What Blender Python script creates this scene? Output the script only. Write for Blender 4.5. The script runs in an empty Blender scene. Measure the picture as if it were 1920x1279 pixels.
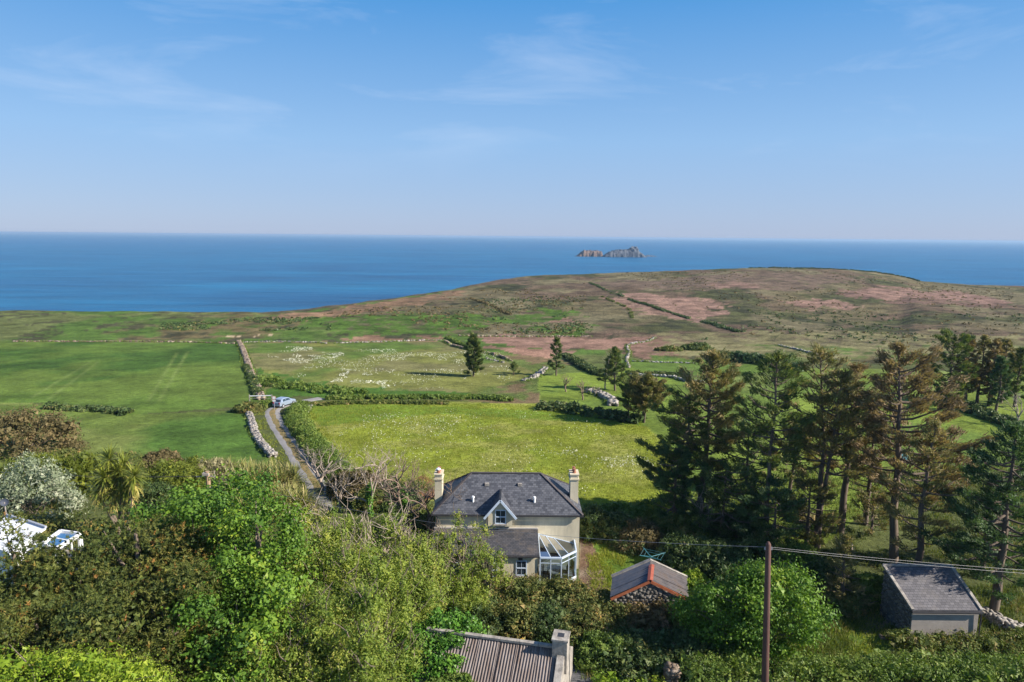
import bpy, math, random
import numpy as np
from mathutils import Vector, Matrix

# ------------------------------------------------------------------ camera, sky, sun, exposure
S = bpy.context.scene
COL = S.collection
FPX = 1280.0                       # focal length in pixels of a 1920 wide picture
CAMZ = 27.0
PITCH = math.radians(8.72)
ROLL = math.radians(0.51)
SEA_Z = -40.0
HAZE_DENSITY = .00007
F0 = Vector((0, math.cos(PITCH), -math.sin(PITCH)))
R0 = Vector((1, 0, 0)); U0 = Vector((0, math.sin(PITCH), math.cos(PITCH)))
RR = R0 * math.cos(ROLL) + U0 * math.sin(ROLL)
UU = U0 * math.cos(ROLL) - R0 * math.sin(ROLL)
cd = bpy.data.cameras.new('camera'); cam = bpy.data.objects.new('camera', cd); COL.objects.link(cam)
cd.sensor_width = 36; cd.lens = 36 * FPX / 1920; cd.clip_start = .5; cd.clip_end = 90000
M = Matrix((( RR.x, UU.x, -F0.x, 0), (RR.y, UU.y, -F0.y, 0), (RR.z, UU.z, -F0.z, CAMZ), (0, 0, 0, 1)))
cam.matrix_world = M
S.camera = cam

SUN_EL = math.radians(32); SUN_OFF = math.radians(15)     # sun low on the right, a little behind the camera
sun_dir = Vector((math.cos(SUN_EL) * math.cos(SUN_OFF), -math.cos(SUN_EL) * math.sin(SUN_OFF), math.sin(SUN_EL)))
w = bpy.data.worlds.new('World'); S.world = w; w.use_nodes = True
nt = w.node_tree; nt.nodes.clear()
def nd(t, ty, **k):
    n = t.nodes.new(ty)
    for a, b in k.items(): setattr(n, a, b)
    return n
wo = nd(nt, 'ShaderNodeOutputWorld'); bg = nd(nt, 'ShaderNodeBackground'); sky = nd(nt, 'ShaderNodeTexSky')
sky.sky_type = 'NISHITA'; sky.sun_disc = False; sky.sun_elevation = SUN_EL
sky.sun_rotation = math.radians(90) + SUN_OFF
sky.altitude = 60; sky.air_density = 1.0; sky.dust_density = .35; sky.ozone_density = 3.5
bg.inputs[1].default_value = .07
# thin cirrus wisps high in the sky
tc = nd(nt, 'ShaderNodeTexCoord'); mp = nd(nt, 'ShaderNodeMapping'); mp.inputs[3].default_value = (1.6, 1.6, 7.0); mp.inputs[2].default_value = (0.1, .3, 2.35)
n1 = nd(nt, 'ShaderNodeTexNoise'); n1.inputs['Scale'].default_value = 1.7; n1.inputs['Detail'].default_value = 7; n1.inputs['Roughness'].default_value = .6; n1.inputs['Distortion'].default_value = .5
rp = nd(nt, 'ShaderNodeMapRange'); rp.inputs[1].default_value = .52; rp.inputs[2].default_value = .82; rp.inputs[4].default_value = .32
mx = nd(nt, 'ShaderNodeMixRGB'); mx.inputs[2].default_value = (7.2, 7.6, 8.6, 1)
nt.links.new(tc.outputs['Generated'], mp.inputs[0]); nt.links.new(mp.outputs[0], n1.inputs[0]); nt.links.new(n1.outputs[0], rp.inputs[0])
# blue sky paling to lavender sea haze low down, the same all the way round
sep = nd(nt, 'ShaderNodeSeparateXYZ'); nt.links.new(tc.outputs['Generated'], sep.inputs[0])
hz1 = nd(nt, 'ShaderNodeMapRange', interpolation_type='SMOOTHSTEP'); hz1.inputs[1].default_value = .3; hz1.inputs[2].default_value = .8; hz1.inputs[3].default_value = .84; hz1.inputs[4].default_value = .2
nt.links.new(sep.outputs['Z'], hz1.inputs[0])
cr_ = nd(nt, 'ShaderNodeValToRGB'); e_ = cr_.color_ramp.elements; e_[0].position = 0; e_[0].color = (3.2, 4.0, 5.8, 1); e_[1].position = .13; e_[1].color = (2.35, 4.1, 6.7, 1)
e2 = e_.new(.31); e2.color = (.6, 2.65, 6.0, 1); e3 = e_.new(.9); e3.color = (.4, 1.4, 4.2, 1); nt.links.new(sep.outputs['Z'], cr_.inputs[0])
hm = nd(nt, 'ShaderNodeMixRGB'); nt.links.new(hz1.outputs[0], hm.inputs[0]); nt.links.new(sky.outputs[0], hm.inputs[1]); nt.links.new(cr_.outputs[0], hm.inputs[2])
ce = nd(nt, 'ShaderNodeMapRange', interpolation_type='SMOOTHSTEP'); ce.inputs[1].default_value = .06; ce.inputs[2].default_value = .2; nt.links.new(sep.outputs['Z'], ce.inputs[0]); cm = nd(nt, 'ShaderNodeMath', operation='MULTIPLY'); nt.links.new(rp.outputs[0], cm.inputs[0]); nt.links.new(ce.outputs[0], cm.inputs[1]); nt.links.new(cm.outputs[0], mx.inputs[0]); nt.links.new(hm.outputs[0], mx.inputs[1]); nt.links.new(mx.outputs[0], bg.inputs[0]); nt.links.new(bg.outputs[0], wo.inputs[0])
sl = bpy.data.lights.new('sun', 'SUN'); sl.energy = 5.0; sl.angle = math.radians(.55); sl.color = (1, .91, .78)
so = bpy.data.objects.new('sun', sl); COL.objects.link(so); so.rotation_euler = sun_dir.to_track_quat('Z', 'Y').to_euler()
S.view_settings.view_transform = 'Standard'; S.view_settings.look = 'None'; S.view_settings.gamma = 1
S.view_settings.use_curve_mapping = False; S.view_settings.exposure = 0.9
S.render.engine = 'CYCLES'
S.cycles.max_bounces = 6; S.cycles.diffuse_bounces = 3; S.cycles.glossy_bounces = 3; S.cycles.transmission_bounces = 4
S.cycles.transparent_max_bounces = 8; S.cycles.volume_bounces = 0; S.cycles.use_denoising = True
S.cycles.sample_clamp_indirect = 4

# ------------------------------------------------------------------ picture ray helpers and the height of the land
def ray(px, py):
    d = F0 + RR * ((px - 960) / FPX) + UU * (-(py - 639.5) / FPX)
    return d / d.y                                         # per metre of Y
def W(px, py, Y=None, z=None):
    d = ray(px, py)
    t = Y if Y is not None else (z - CAMZ) / d.z
    return Vector((d.x * t, t, CAMZ + d.z * t))
def rough(u, y):
    return 0
SIL = np.array([(-900,604,300),(0,598,300),(300,597,300),(440,596,305),(540,590,320),(640,577,345),(740,563,380),(845,546,430),(880,538,455),(930,527,500),
    (1000,518,545),(1120,514,570),(1250,509,590),(1350,505,600),(1450,502,615),(1560,504,620),(1640,510,610),(1700,521,590),(1730,529,570),(1830,536,560),(1920,538,560),(2800,560,520)], float)
_tx = np.array([ray(a, b).x for a, b, c in SIL]); _zc = np.array([CAMZ + ray(a, b).z * c for a, b, c in SIL]); _dc = SIL[:, 2]
def hsh(ix, iy, s):
    h = (ix.astype(np.int64) * 374761393 + iy.astype(np.int64) * 668265263 + s * 1442695041) & 0xffffffff
    h = ((h ^ (h >> 13)) * 1274126177) & 0xffffffff
    return ((h ^ (h >> 16)) & 0xffff) / 65535.0
def vnoise(x, y, s=0):
    x = np.asarray(x, float); y = np.asarray(y, float)
    ix = np.floor(x).astype(np.int64); iy = np.floor(y).astype(np.int64); fx = x - ix; fy = y - iy
    fx = fx * fx * (3 - 2 * fx); fy = fy * fy * (3 - 2 * fy)
    return (hsh(ix, iy, s) * (1 - fx) + hsh(ix + 1, iy, s) * fx) * (1 - fy) + (hsh(ix, iy + 1, s) * (1 - fx) + hsh(ix + 1, iy + 1, s) * fx) * fy
def fbm(x, y, s=0, o=4):
    x = np.asarray(x, float); y = np.asarray(y, float)
    v = 0; a = .5; t = 0
    for k in range(o):
        v = v + a * vnoise(x * 2 ** k + 17.3 * k, y * 2 ** k + 9.1 * k, s + k); t += a; a *= .5
    return v / t
def sstep(a, b, x):
    t = np.clip((x - a) / (b - a), 0, 1); return t * t * (3 - 2 * t)
def T(x, y):
    x = np.asarray(x, float); y = np.asarray(y, float)
    yy = np.maximum(y, 5.0); u = x / yy
    dc = np.interp(u, _tx, _dc); zc = np.interp(u, _tx, _zc)
    near = -.045 * np.clip(y - 66, 0, 160)
    near = near + 1.2 * sstep(44, 26, y) + .6 * sstep(0, -25, x) * sstep(70, 45, y)
    hill = np.clip(zc + 7.5, 0, 30)                                # how far this bearing rises over the plain
    dip = -2.6 * sstep(215, 330, y) * sstep(0, 3, hill)
    up = (zc + 7.2 - dip) * sstep(300, 1, 0 * y + 300) if False else 0
    t = np.clip((y - 300) / np.maximum(dc - 300, 6), 0, 1)
    rise = (zc - (-7.2 + dip)) * np.sin(t * math.pi / 2) ** 1.25
    far = near + dip + rise * np.where(y > 300, 1, 0)
    far = np.where(y > dc, zc - ((y - dc) / 26) ** 2 * 1.2, far)
    far = far + (fbm(x / 60, y / 60, 5) - .5) * 2.2 * sstep(240, 330, y) * (1 - sstep(-40, 0, y - dc))
    far = far + (fbm(x / 9, y / 9, 9) - .5) * 1.1 * sstep(250, 330, y)
    far = far + (fbm(x / 5, y / 5, 11) - .5) * .12
    return np.maximum(far, SEA_Z - 6)
def Tz(x, y): return float(T(x, y))
_Y = np.concatenate([np.arange(24, 130, .1), np.arange(130, 760, .4)])
def G(px, py, lift=0.0):
    d = ray(px, py); z = CAMZ + d.z * _Y; g = T(d.x * _Y, _Y) + lift
    i = np.argmax(z < g) if (z < g).any() else len(_Y) - 1
    return Vector((d.x * _Y[i], _Y[i], Tz(d.x * _Y[i], _Y[i])))

# ------------------------------------------------------------------ object helpers
def tag(o, label=None, cat=None, group=None, kind=None):
    if label: o['label'] = label
    if cat: o['category'] = cat
    if group: o['group'] = group
    if kind: o['kind'] = kind
    return o
def empty(name, loc, label, cat, group=None, rz=0):
    o = bpy.data.objects.new(name, None); COL.objects.link(o); o.location = loc; o.rotation_euler.z = rz; o.empty_display_size = .3
    return tag(o, label, cat, group, 'thing')
def link(name, me, mat, parent=None, smooth=False):
    o = bpy.data.objects.new(name, me); COL.objects.link(o)
    if mat is not None: me.materials.append(mat)
    if parent is not None: o.parent = parent
    if smooth: me.polygons.foreach_set('use_smooth', np.ones(len(me.polygons), bool))
    return o
def npmesh(name, V, Fc, var=None, vname='var', col=None):
    V = np.ascontiguousarray(V, np.float32); Fc = np.ascontiguousarray(Fc, np.int32)
    me = bpy.data.meshes.new(name); n, k = Fc.shape
    me.vertices.add(len(V)); me.vertices.foreach_set('co', V.ravel())
    me.loops.add(n * k); me.loops.foreach_set('vertex_index', Fc.ravel())
    me.polygons.add(n); me.polygons.foreach_set('loop_start', np.arange(0, n * k, k, dtype=np.int32))
    me.update(calc_edges=True)
    if var is not None:
        a = me.attributes.new(vname, 'FLOAT', 'POINT'); a.data.foreach_set('value', np.ascontiguousarray(var, np.float32))
    if col is not None:
        a = me.attributes.new('col', 'FLOAT_COLOR', 'POINT'); c = np.ones((len(V), 4), np.float32); c[:, :3] = col; a.data.foreach_set('color', c.ravel())
    return me
class MB:
    def __init__(s): s.v = []; s.f = []
    def add(s, vs, fs):
        n = len(s.v); s.v += [tuple(v) for v in vs]; s.f += [tuple(i + n for i in f) for f in fs]; return s
    def box(s, x0, x1, y0, y1, z0, z1, m=None):
        vs = [Vector(p) for p in ((x0,y0,z0),(x1,y0,z0),(x1,y1,z0),(x0,y1,z0),(x0,y0,z1),(x1,y0,z1),(x1,y1,z1),(x0,y1,z1))]
        if m is not None: vs = [m @ v for v in vs]
        return s.add(vs, [(0,3,2,1),(4,5,6,7),(0,1,5,4),(1,2,6,5),(2,3,7,6),(3,0,4,7)])
    def slab(s, pts, off):
        pts = [Vector(p) for p in pts]; off = Vector(off); n = len(pts)
        return s.add(pts + [p + off for p in pts], [tuple(range(n)), tuple(range(2 * n - 1, n - 1, -1))] + [(i, i + n, (i + 1) % n + n, (i + 1) % n) for i in range(n)])
    def bar(s, a, b, w, h=None, up=(0, 0, 1)):
        h = h or w; a = Vector(a); b = Vector(b); d = (b - a).normalized(); r = d.cross(Vector(up))
        if r.length < 1e-3: r = d.cross(Vector((0, 1, 0)))
        r.normalize(); u = r.cross(d); q = [r * (w / 2) * i + u * (h / 2) * j for i, j in ((-1,-1),(1,-1),(1,1),(-1,1))]
        return s.add([a + k for k in q] + [b + k for k in q], [(0,1,2,3),(7,6,5,4),(0,4,5,1),(1,5,6,2),(2,6,7,3),(3,7,4,0)])
    def tube(s, pts, rad, n=6):
        pts = [Vector(p) for p in pts]; L = len(s.v); vs = []; fs = []
        for i, p in enumerate(pts):
            d = (pts[min(i + 1, len(pts) - 1)] - pts[max(i - 1, 0)]).normalized()
            a = d.cross(Vector((0, 0, 1)) if abs(d.z) < .9 else Vector((1, 0, 0))).normalized(); b = d.cross(a)
            r = rad[i] if hasattr(rad, '__len__') else rad
            vs += [p + (a * math.cos(2 * math.pi * k / n) + b * math.sin(2 * math.pi * k / n)) * r for k in range(n)]
        for i in range(len(pts) - 1):
            fs += [(i * n + k, i * n + (k + 1) % n, (i + 1) * n + (k + 1) % n, (i + 1) * n + k) for k in range(n)]
        fs += [tuple(range(n - 1, -1, -1)), tuple((len(pts) - 1) * n + k for k in range(n))]
        return s.add(vs, fs)
    def build(s, name, mat, parent=None, smooth=False, bevel=0):
        me = bpy.data.meshes.new(name); me.from_pydata(s.v, [], s.f); me.update()
        import bmesh
        bm = bmesh.new(); bm.from_mesh(me); bmesh.ops.recalc_face_normals(bm, faces=bm.faces)
        if bevel: bmesh.ops.bevel(bm, geom=list(bm.edges), offset=bevel, segments=1, affect='EDGES')
        bm.to_mesh(me); bm.free()
        return link(name, me, mat, parent, smooth)

# ------------------------------------------------------------------ materials
def newmat(name):
    m = bpy.data.materials.new(name); m.use_nodes = True; t = m.node_tree; b = t.nodes['Principled BSDF']; return m, t, b
def noise_node(t, scale, detail=4, rough=.6, coord='Object', sc=None):
    tc = nd(t, 'ShaderNodeTexCoord'); n = nd(t, 'ShaderNodeTexNoise'); n.inputs['Scale'].default_value = scale; n.inputs['Detail'].default_value = detail; n.inputs['Roughness'].default_value = rough
    if sc:
        mp = nd(t, 'ShaderNodeMapping'); mp.inputs[3].default_value = sc; t.links.new(tc.outputs[coord], mp.inputs[0]); t.links.new(mp.outputs[0], n.inputs[0])
    else: t.links.new(tc.outputs[coord], n.inputs[0])
    return n
def ramp(t, fac, stops):
    r = nd(t, 'ShaderNodeValToRGB'); e = r.color_ramp.elements
    while len(e) < len(stops): e.new(.5)
    for q, (p, c) in zip(e, stops): q.position = p; q.color = (*c, 1)
    t.links.new(fac, r.inputs[0]); return r
def bumpn(t, b, h, strength, dist):
    bp = nd(t, 'ShaderNodeBump'); bp.inputs['Strength'].default_value = strength; bp.inputs['Distance'].default_value = dist
    t.links.new(h, bp.inputs['Height']); t.links.new(bp.outputs[0], b.inputs['Normal']); return bp
def plain(name, c0, c1=None, rough=.8, scale=3, bump=.3, dist=.02, metal=0, stops=None, sc=None, spec=None):
    m, t, b = newmat(name); b.inputs['Roughness'].default_value = rough; b.inputs['Metallic'].default_value = metal
    if spec is not None: b.inputs['Specular IOR Level'].default_value = spec
    n = noise_node(t, scale, 6, .65, sc=sc)
    st = stops or [(.3, c0), (.7, c1 or tuple(v * 1.25 for v in c0))]
    r = ramp(t, n.outputs[0], st); t.links.new(r.outputs[0], b.inputs['Base Color'])
    if bump:
        n2 = noise_node(t, scale * 5, 5, .6, sc=sc); bumpn(t, b, n2.outputs[0], bump, dist)
    return m
def leafmat(name, cols, trans=.28, rough=.55, big=.35):
    """leaf colours spread over each leaf's own random value, plus slow drift through the crown"""
    m = bpy.data.materials.new(name); m.use_nodes = True; t = m.node_tree; t.nodes.clear()
    o = nd(t, 'ShaderNodeOutputMaterial'); at = nd(t, 'ShaderNodeAttribute', attribute_name='var')
    n = noise_node(t, big, 2, .5); ad = nd(t, 'ShaderNodeMath', operation='MULTIPLY_ADD'); ad.inputs[1].default_value = .9; ad.inputs[2].default_value = -.45
    t.links.new(n.outputs[0], ad.inputs[0]); a2 = nd(t, 'ShaderNodeMath', operation='ADD', use_clamp=True)
    t.links.new(ad.outputs[0], a2.inputs[0]); t.links.new(at.outputs['Fac'], a2.inputs[1])
    r = ramp(t, a2.outputs[0], cols)
    p = nd(t, 'ShaderNodeBsdfPrincipled'); p.inputs['Roughness'].default_value = rough; p.inputs['Specular IOR Level'].default_value = .25
    tr = nd(t, 'ShaderNodeBsdfTranslucent'); mu = nd(t, 'ShaderNodeMixRGB', blend_type='MULTIPLY'); mu.inputs[0].default_value = 1; mu.inputs[2].default_value = (1.15, 1.25, .6, 1)
    ms = nd(t, 'ShaderNodeMixShader'); ms.inputs[0].default_value = trans
    t.links.new(r.outputs[0], p.inputs['Base Color']); t.links.new(r.outputs[0], mu.inputs[1]); t.links.new(mu.outputs[0], tr.inputs[0])
    t.links.new(p.outputs[0], ms.inputs[1]); t.links.new(tr.outputs[0], ms.inputs[2]); t.links.new(ms.outputs[0], o.inputs[0])
    return m
# ------------------------------------------------------------------ the land: one sheet from the near slope to the cliffs
def inpoly(x, y, P):
    P = [(p[0], p[1]) for p in P]; r = np.zeros(x.shape, bool); j = len(P) - 1
    for i in range(len(P)):
        xi, yi = P[i]; xj, yj = P[j]
        if yi != yj: r ^= ((yi > y) != (yj > y)) & (x < (xj - xi) * (y - yi) / (yj - yi) + xi)
        j = i
    return r
def GP(pts): return [G(a, b) for a, b in pts]
us = np.concatenate([np.arange(-1100, -60, 26), np.arange(-60, 1980, 4.0), np.arange(1980, 3000, 26)])
txs = (us - 960) / FPX
ys = [8.0]
while ys[-1] < 1000:
    y = ys[-1]
    if y < 50: st = .6
    elif y < 330: st = max(.22, 3.3 / 1280 * y * y / 31)
    elif y < 660: st = 4
    else: st = 12
    ys.append(y + min(st, 4 if y < 660 else 30))
ys = np.array(ys)
XX = txs[None, :] * ys[:, None]; YY = np.repeat(ys[:, None], len(txs), 1); ZZ = T(XX, YY)
nx = len(txs); ny = len(ys)
x = XX.ravel(); y = YY.ravel(); dist = y
wx = x + (fbm(x / 7, y / 7, 31) - .5) * np.clip(y / 14, 1, 26); wy = y + (fbm(x / 9, y / 9, 37) - .5) * np.clip(y / 8, 1, 50)
C = np.zeros((len(x), 3)); REG = np.zeros(len(x), int)       # region: 0 scrub 1 pasture 2 meadow 3 heath 4 lawn 5 rough ground
def setc(mask, c, k=1.0):
    C[mask] = C[mask] * (1 - k) + np.array(c) * k
def mixn(mask, c, nz, a, b):
    k = (sstep(a, b, nz) * mask)[:, None]; C[:] = C * (1 - k) + np.array(c) * k
C[:] = (.08, .095, .032)
far = y > 175
# rough grass beyond the walls
setc(far, (.115, .135, .045)); REG[far] = 5
moor = inpoly(wx, wy, GP([(600,600),(640,578),(840,548)]) + [Vector((30, 1100, 0)), Vector((1500, 1100, 0)), Vector((900, 250, 0))] + GP([(1915,650),(1500,650),(1240,640),(900,633),(700,632)])) | (far & (x / y > .25) & (y > 250))
setc(moor, (.14, .12, .065)); REG[moor] = 3
nA = fbm(x / 55, y / 80, 51, 5); nB = fbm(x / 22, y / 30, 57, 5); nC = fbm(x / 6, y / 9, 61, 4); nD = fbm(x / 2.5, y / 3, 67, 3)
mixn(moor, (.135, .098, .066), nA, .45, .58); mixn(moor, (.082, .088, .036), nB, .5, .62); mixn(moor, (.055, .058, .03), nC * .6 + nB * .4, .56, .64)
mixn(moor, (.17, .15, .085), fbm(x / 30, y / 45, 71, 5), .56, .68)
rgh = far & ~moor
mixn(rgh, (.075, .13, .025), nB, .42, .55); mixn(rgh, (.13, .105, .05), nC * .5 + nA * .5, .53, .62); mixn(rgh, (.06, .06, .03), nC, .6, .68)
P = lambda pts: inpoly(wx, wy, GP(pts)); PC = lambda pts: inpoly(x, y, GP(pts))
def blob(pts, c, lo=.35, hi=.5, sd=3):
    m = P(pts); mixn(m, c, nC * .5 + nD * .5 + .08 * vnoise(x / 15, y / 15, sd), lo, hi)
for pts in ([(560,590),(760,588),(930,596),(880,628),(640,628)], [(880,592),(1040,585),(1080,596),(960,612)], [(1010,580),(1090,578),(1085,592),(1040,598)], [(1000,615),(1100,610),(1090,628),(1020,630)]):
    blob(pts, (.075, .135, .022))
blob([(520,594),(640,577),(740,563),(850,545),(885,552),(720,582),(600,598)], (.22, .14, .085))
blob([(1080,530),(1400,512),(1640,520),(1500,545),(1250,545)], (.15, .11, .08))
blob([(1100,640),(1300,636),(1330,655),(1180,668)], (.2, .125, .09))
blob([(1240,628),(1560,622),(1915,628),(1915,672),(1260,668)], (.19, .175, .085), .4, .55)
blob([(1560,545),(1700,540),(1880,560),(1900,580),(1600,560)], (.17, .11, .085))
for pts, c in (([(905,626),(1060,630),(1225,634),(1200,652),(1075,652),(1060,662),(905,640)], (.22, .135, .1)), ([(905,647),(1050,660),(1050,680),(950,664)], (.26, .155, .11)),
        ([(1130,555),(1200,566),(1390,620),(1350,612),(1290,601),(1200,583),(1165,572)], (.225, .145, .11)), ([(1155,550),(1335,564),(1356,578),(1340,592),(1320,606),(1260,590)], (.235, .15, .115)),
        ([(1452,563),(1540,560),(1612,573),(1600,580),(1490,577)], (.235, .15, .115)), ([(1585,552),(1650,540),(1800,545),(1895,568),(1840,569),(1730,557),(1660,562)], (.22, .14, .11)),
        ([(1320,530),(1400,528),(1420,538),(1340,541)], (.2, .13, .1)), ([(1030,600),(1075,594),(1085,602),(1040,608)], (.22, .14, .1)),
        ([(640,634),(830,636),(850,650),(760,646),(640,645)], (.2, .125, .08)), ([(480,640),(620,640),(560,650),(480,650)], (.17, .13, .07))):
    blob(pts, tuple(v * 1.12 for v in c), .2, .34)
# enclosed fields
fL = PC([(-1500,640),(-60,640),(20,641),(442,643),(492,752),(462,762),(245,778),(90,757),(-400,740),(-1500,730)])
setc(fL, (.085, .14, .025)); REG[fL] = 1
mixn(fL, (.1, .15, .028), fbm(x / 28, y / 22, 81, 4), .45, .65); mixn(fL, (.05, .1, .018), nB, .55, .7)
ma, mb = G(345, 655), G(285, 752); mc, md = G(178, 682), G(60, 758)
def streak(p, q, wid, c, m):
    d = Vector((q.x - p.x, q.y - p.y)); L = d.length; d /= L; s = (x - p.x) * d.x + (y - p.y) * d.y; o = (x - p.x) * -d.y + (y - p.y) * d.x
    k = np.exp(-(o / wid) ** 2) * (s > 0) * (s < L) * m * (.4 + .6 * nD); C[:] = C * (1 - k[:, None]) + np.array(c) * k[:, None]
for a, b in (((333,660),(278,752)), ((352,660),(298,752)), ((168,680),(60,745)), ((182,680),(92,748))):
    streak(G(*a), G(*b), .38, (.14, .19, .05), fL)
fLL = PC([(-900,740),(90,757),(245,778),(462,770),(470,790),(514,858),(530,900),(300,930),(-900,930)])
setc(fLL & ~fL, (.11, .155, .032)); REG[fLL & ~fL] = 1; mixn(fLL & ~fL, (.14, .175, .045), fbm(x / 12, y / 9, 83, 4), .45, .62); mixn(fLL & ~fL, (.065, .125, .022), nB, .55, .68)
gapf = PC([(930,660),(1180,690),(1200,700),(1010,760),(860,752)]); setc(gapf, (.10,.135,.035)); mixn(gapf, (.15,.11,.06), nC, .5, .6); REG[gapf] = 5
fM = PC([(452,644),(835,640),(900,655),(955,680),(1010,700),(880,742),(610,747),(560,742),(500,752),(495,720)])
setc(fM, (.16, .17, .045)); REG[fM] = 2; mixn(fM, (.085, .135, .026), nB, .45, .6); mixn(fM, (.155, .15, .06), fbm(x / 14, y / 18, 85, 4), .5, .66)
fMb = P([(495,690),(560,700),(640,728),(880,735),(880,750),(500,752)]); mixn(fMb & fM, (.06, .125, .02), nC, .3, .45)
mead = PC([(575,756),(700,750),(1010,757),(1200,790),(1260,840),(1260,960),(1080,985),(1080,940),(790,940),(690,905),(620,850),(575,800)])
setc(mead, (.205, .24, .03)); REG[mead] = 2; mixn(mead, (.175, .22, .026), fbm(x / 10, y / 14, 87, 4), .48, .62); mixn(mead, (.24, .25, .06), fbm(x / 7, y / 5, 89, 4), .52, .68); mixn(mead, (.12, .2, .022), PC([(560,750),(1220,780),(1220,800),(820,775),(600,800)]) * .8, .5, .9)
fR = inpoly(x, y, GP([(1010,705),(1180,690),(1260,706),(1330,712),(1500,690),(1920,700),(2100,720),(2100,860),(1700,900),(1500,1060),(1440,1060),(1300,980),(1260,850),(1200,790),(1080,770),(1010,750)]))
fR &= ~mead; setc(fR, (.15, .205, .032)); REG[fR] = 1; mixn(fR, (.11, .165, .03), nB, .48, .62); mixn(fR, (.15, .19, .05), nA, .5, .6)
fT = P([(1170,670),(1330,680),(1560,690),(1500,715),(1180,700)]); setc(fT & ~fR, (.1, .16, .03)); 
lw = PC([(1092,965),(1200,960),(1260,985),(1380,1040),(1400,1150),(1100,1110)]); setc(lw, (.085, .14, .02)); REG[lw] = 4; mixn(lw, (.12, .17, .03), nC, .5, .7)
lw2 = PC([(1500,1080),(1660,1090),(1660,1200),(1720,1215),(1560,1235),(1480,1150)]); setc(lw2, (.11, .16, .022)); REG[lw2] = 4
mixn(lw2, (.075, .12, .02), nC, .45, .6)
pth = PC([(1086,1000),(1106,1005),(1140,1095),(1160,1125),(1000,1125),(1000,1095),(1086,1095)]); setc(pth, (.15, .1, .07)); mixn(pth, (.2, .16, .12), nD, .5, .7); REG[pth] = 5
grav = PC([(1600,1150),(1665,1155),(1665,1195),(1620,1190)]); setc(grav, (.2, .16, .12))
soil = P([(770,1090),(830,1100),(830,1150),(770,1150)]) | P([(790,880),(830,900),(830,960),(770,950)]) | P([(1130,1115),(1290,1125),(1290,1180),(1120,1170)]); mixn(soil, (.21, .1, .055), nD, .2, .4)
for pts in ([(415,627),(440,626),(446,632),(425,633)], [(455,629),(490,626),(500,632),(470,634)], [(515,629),(535,628),(538,633),(518,633)], [(1182,690),(1160,700),(1165,706)]):
    setc(P(pts), (.42, .32, .21))
rg = P([(540,762),(560,755),(590,765),(630,850),(690,915),(650,915),(590,850),(545,800)]); setc(rg & ~mead, (.06, .105, .02)); 
C[REG == 3] *= .93
C *= (.9 + .2 * nD)[:, None] * (.92 + .16 * nC)[:, None]
C[y > np.interp(x / np.maximum(y, 5), _tx, _dc) + 12] = (.1, .085, .06)
V = np.stack([x, y, ZZ.ravel()], 1)
ii, jj = np.meshgrid(np.arange(ny - 1), np.arange(nx - 1), indexing='ij'); a = (ii * nx + jj).ravel()
Q = np.stack([a, a + 1, a + nx + 1, a + nx], 1)
def groundmat(name, s1, b1, bd, rough=.95, amt=.35, sheen=0):
    m, t, b = newmat(name); b.inputs['Roughness'].default_value = rough; b.inputs['Specular IOR Level'].default_value = .1
    at = nd(t, 'ShaderNodeAttribute', attribute_name='col')
    n = noise_node(t, s1, 6, .75); n2 = noise_node(t, s1 * .13, 5, .6)
    r = nd(t, 'ShaderNodeMapRange'); r.inputs[1].default_value = .3; r.inputs[2].default_value = .7; r.inputs[3].default_value = 1 - amt; r.inputs[4].default_value = 1 + amt
    r2 = nd(t, 'ShaderNodeMapRange'); r2.inputs[1].default_value = .35; r2.inputs[2].default_value = .65; r2.inputs[3].default_value = 1 - amt * .7; r2.inputs[4].default_value = 1 + amt * .7
    t.links.new(n.outputs[0], r.inputs[0]); t.links.new(n2.outputs[0], r2.inputs[0])
    mm = nd(t, 'ShaderNodeMath', operation='MULTIPLY'); t.links.new(r.outputs[0], mm.inputs[0]); t.links.new(r2.outputs[0], mm.inputs[1])
    vm = nd(t, 'ShaderNodeVectorMath', operation='SCALE'); t.links.new(at.outputs['Color'], vm.inputs[0]); t.links.new(mm.outputs[0], vm.inputs['Scale'])
    t.links.new(vm.outputs[0], b.inputs['Base Color']); bumpn(t, b, n.outputs[0], b1, bd)
    return m
regs = REG[a]
GM = [groundmat('earth_and_scrub', 1.6, .8, .3), groundmat('pasture_grass', 1.1, .8, .3, amt=.42), groundmat('meadow_grass', 1.4, .8, .3, amt=.4), groundmat('heather_moor', .9, 1.0, 1.0, amt=.6), groundmat('lawn_grass', 3.5, .5, .08, amt=.25), groundmat('rough_grass', .9, .9, .6, amt=.5)]
for k, nm in enumerate(('ground', 'pasture', 'meadow', 'moorland', 'lawn', 'rough_grassland')):
    q = Q[regs == k]
    if not len(q): continue
    u_, inv = np.unique(q, return_inverse=True)
    o = link(nm, npmesh(nm, V[u_], inv.reshape(q.shape), col=C[u_]), GM[k], None, True); tag(o, kind='structure')
del XX, YY

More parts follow.
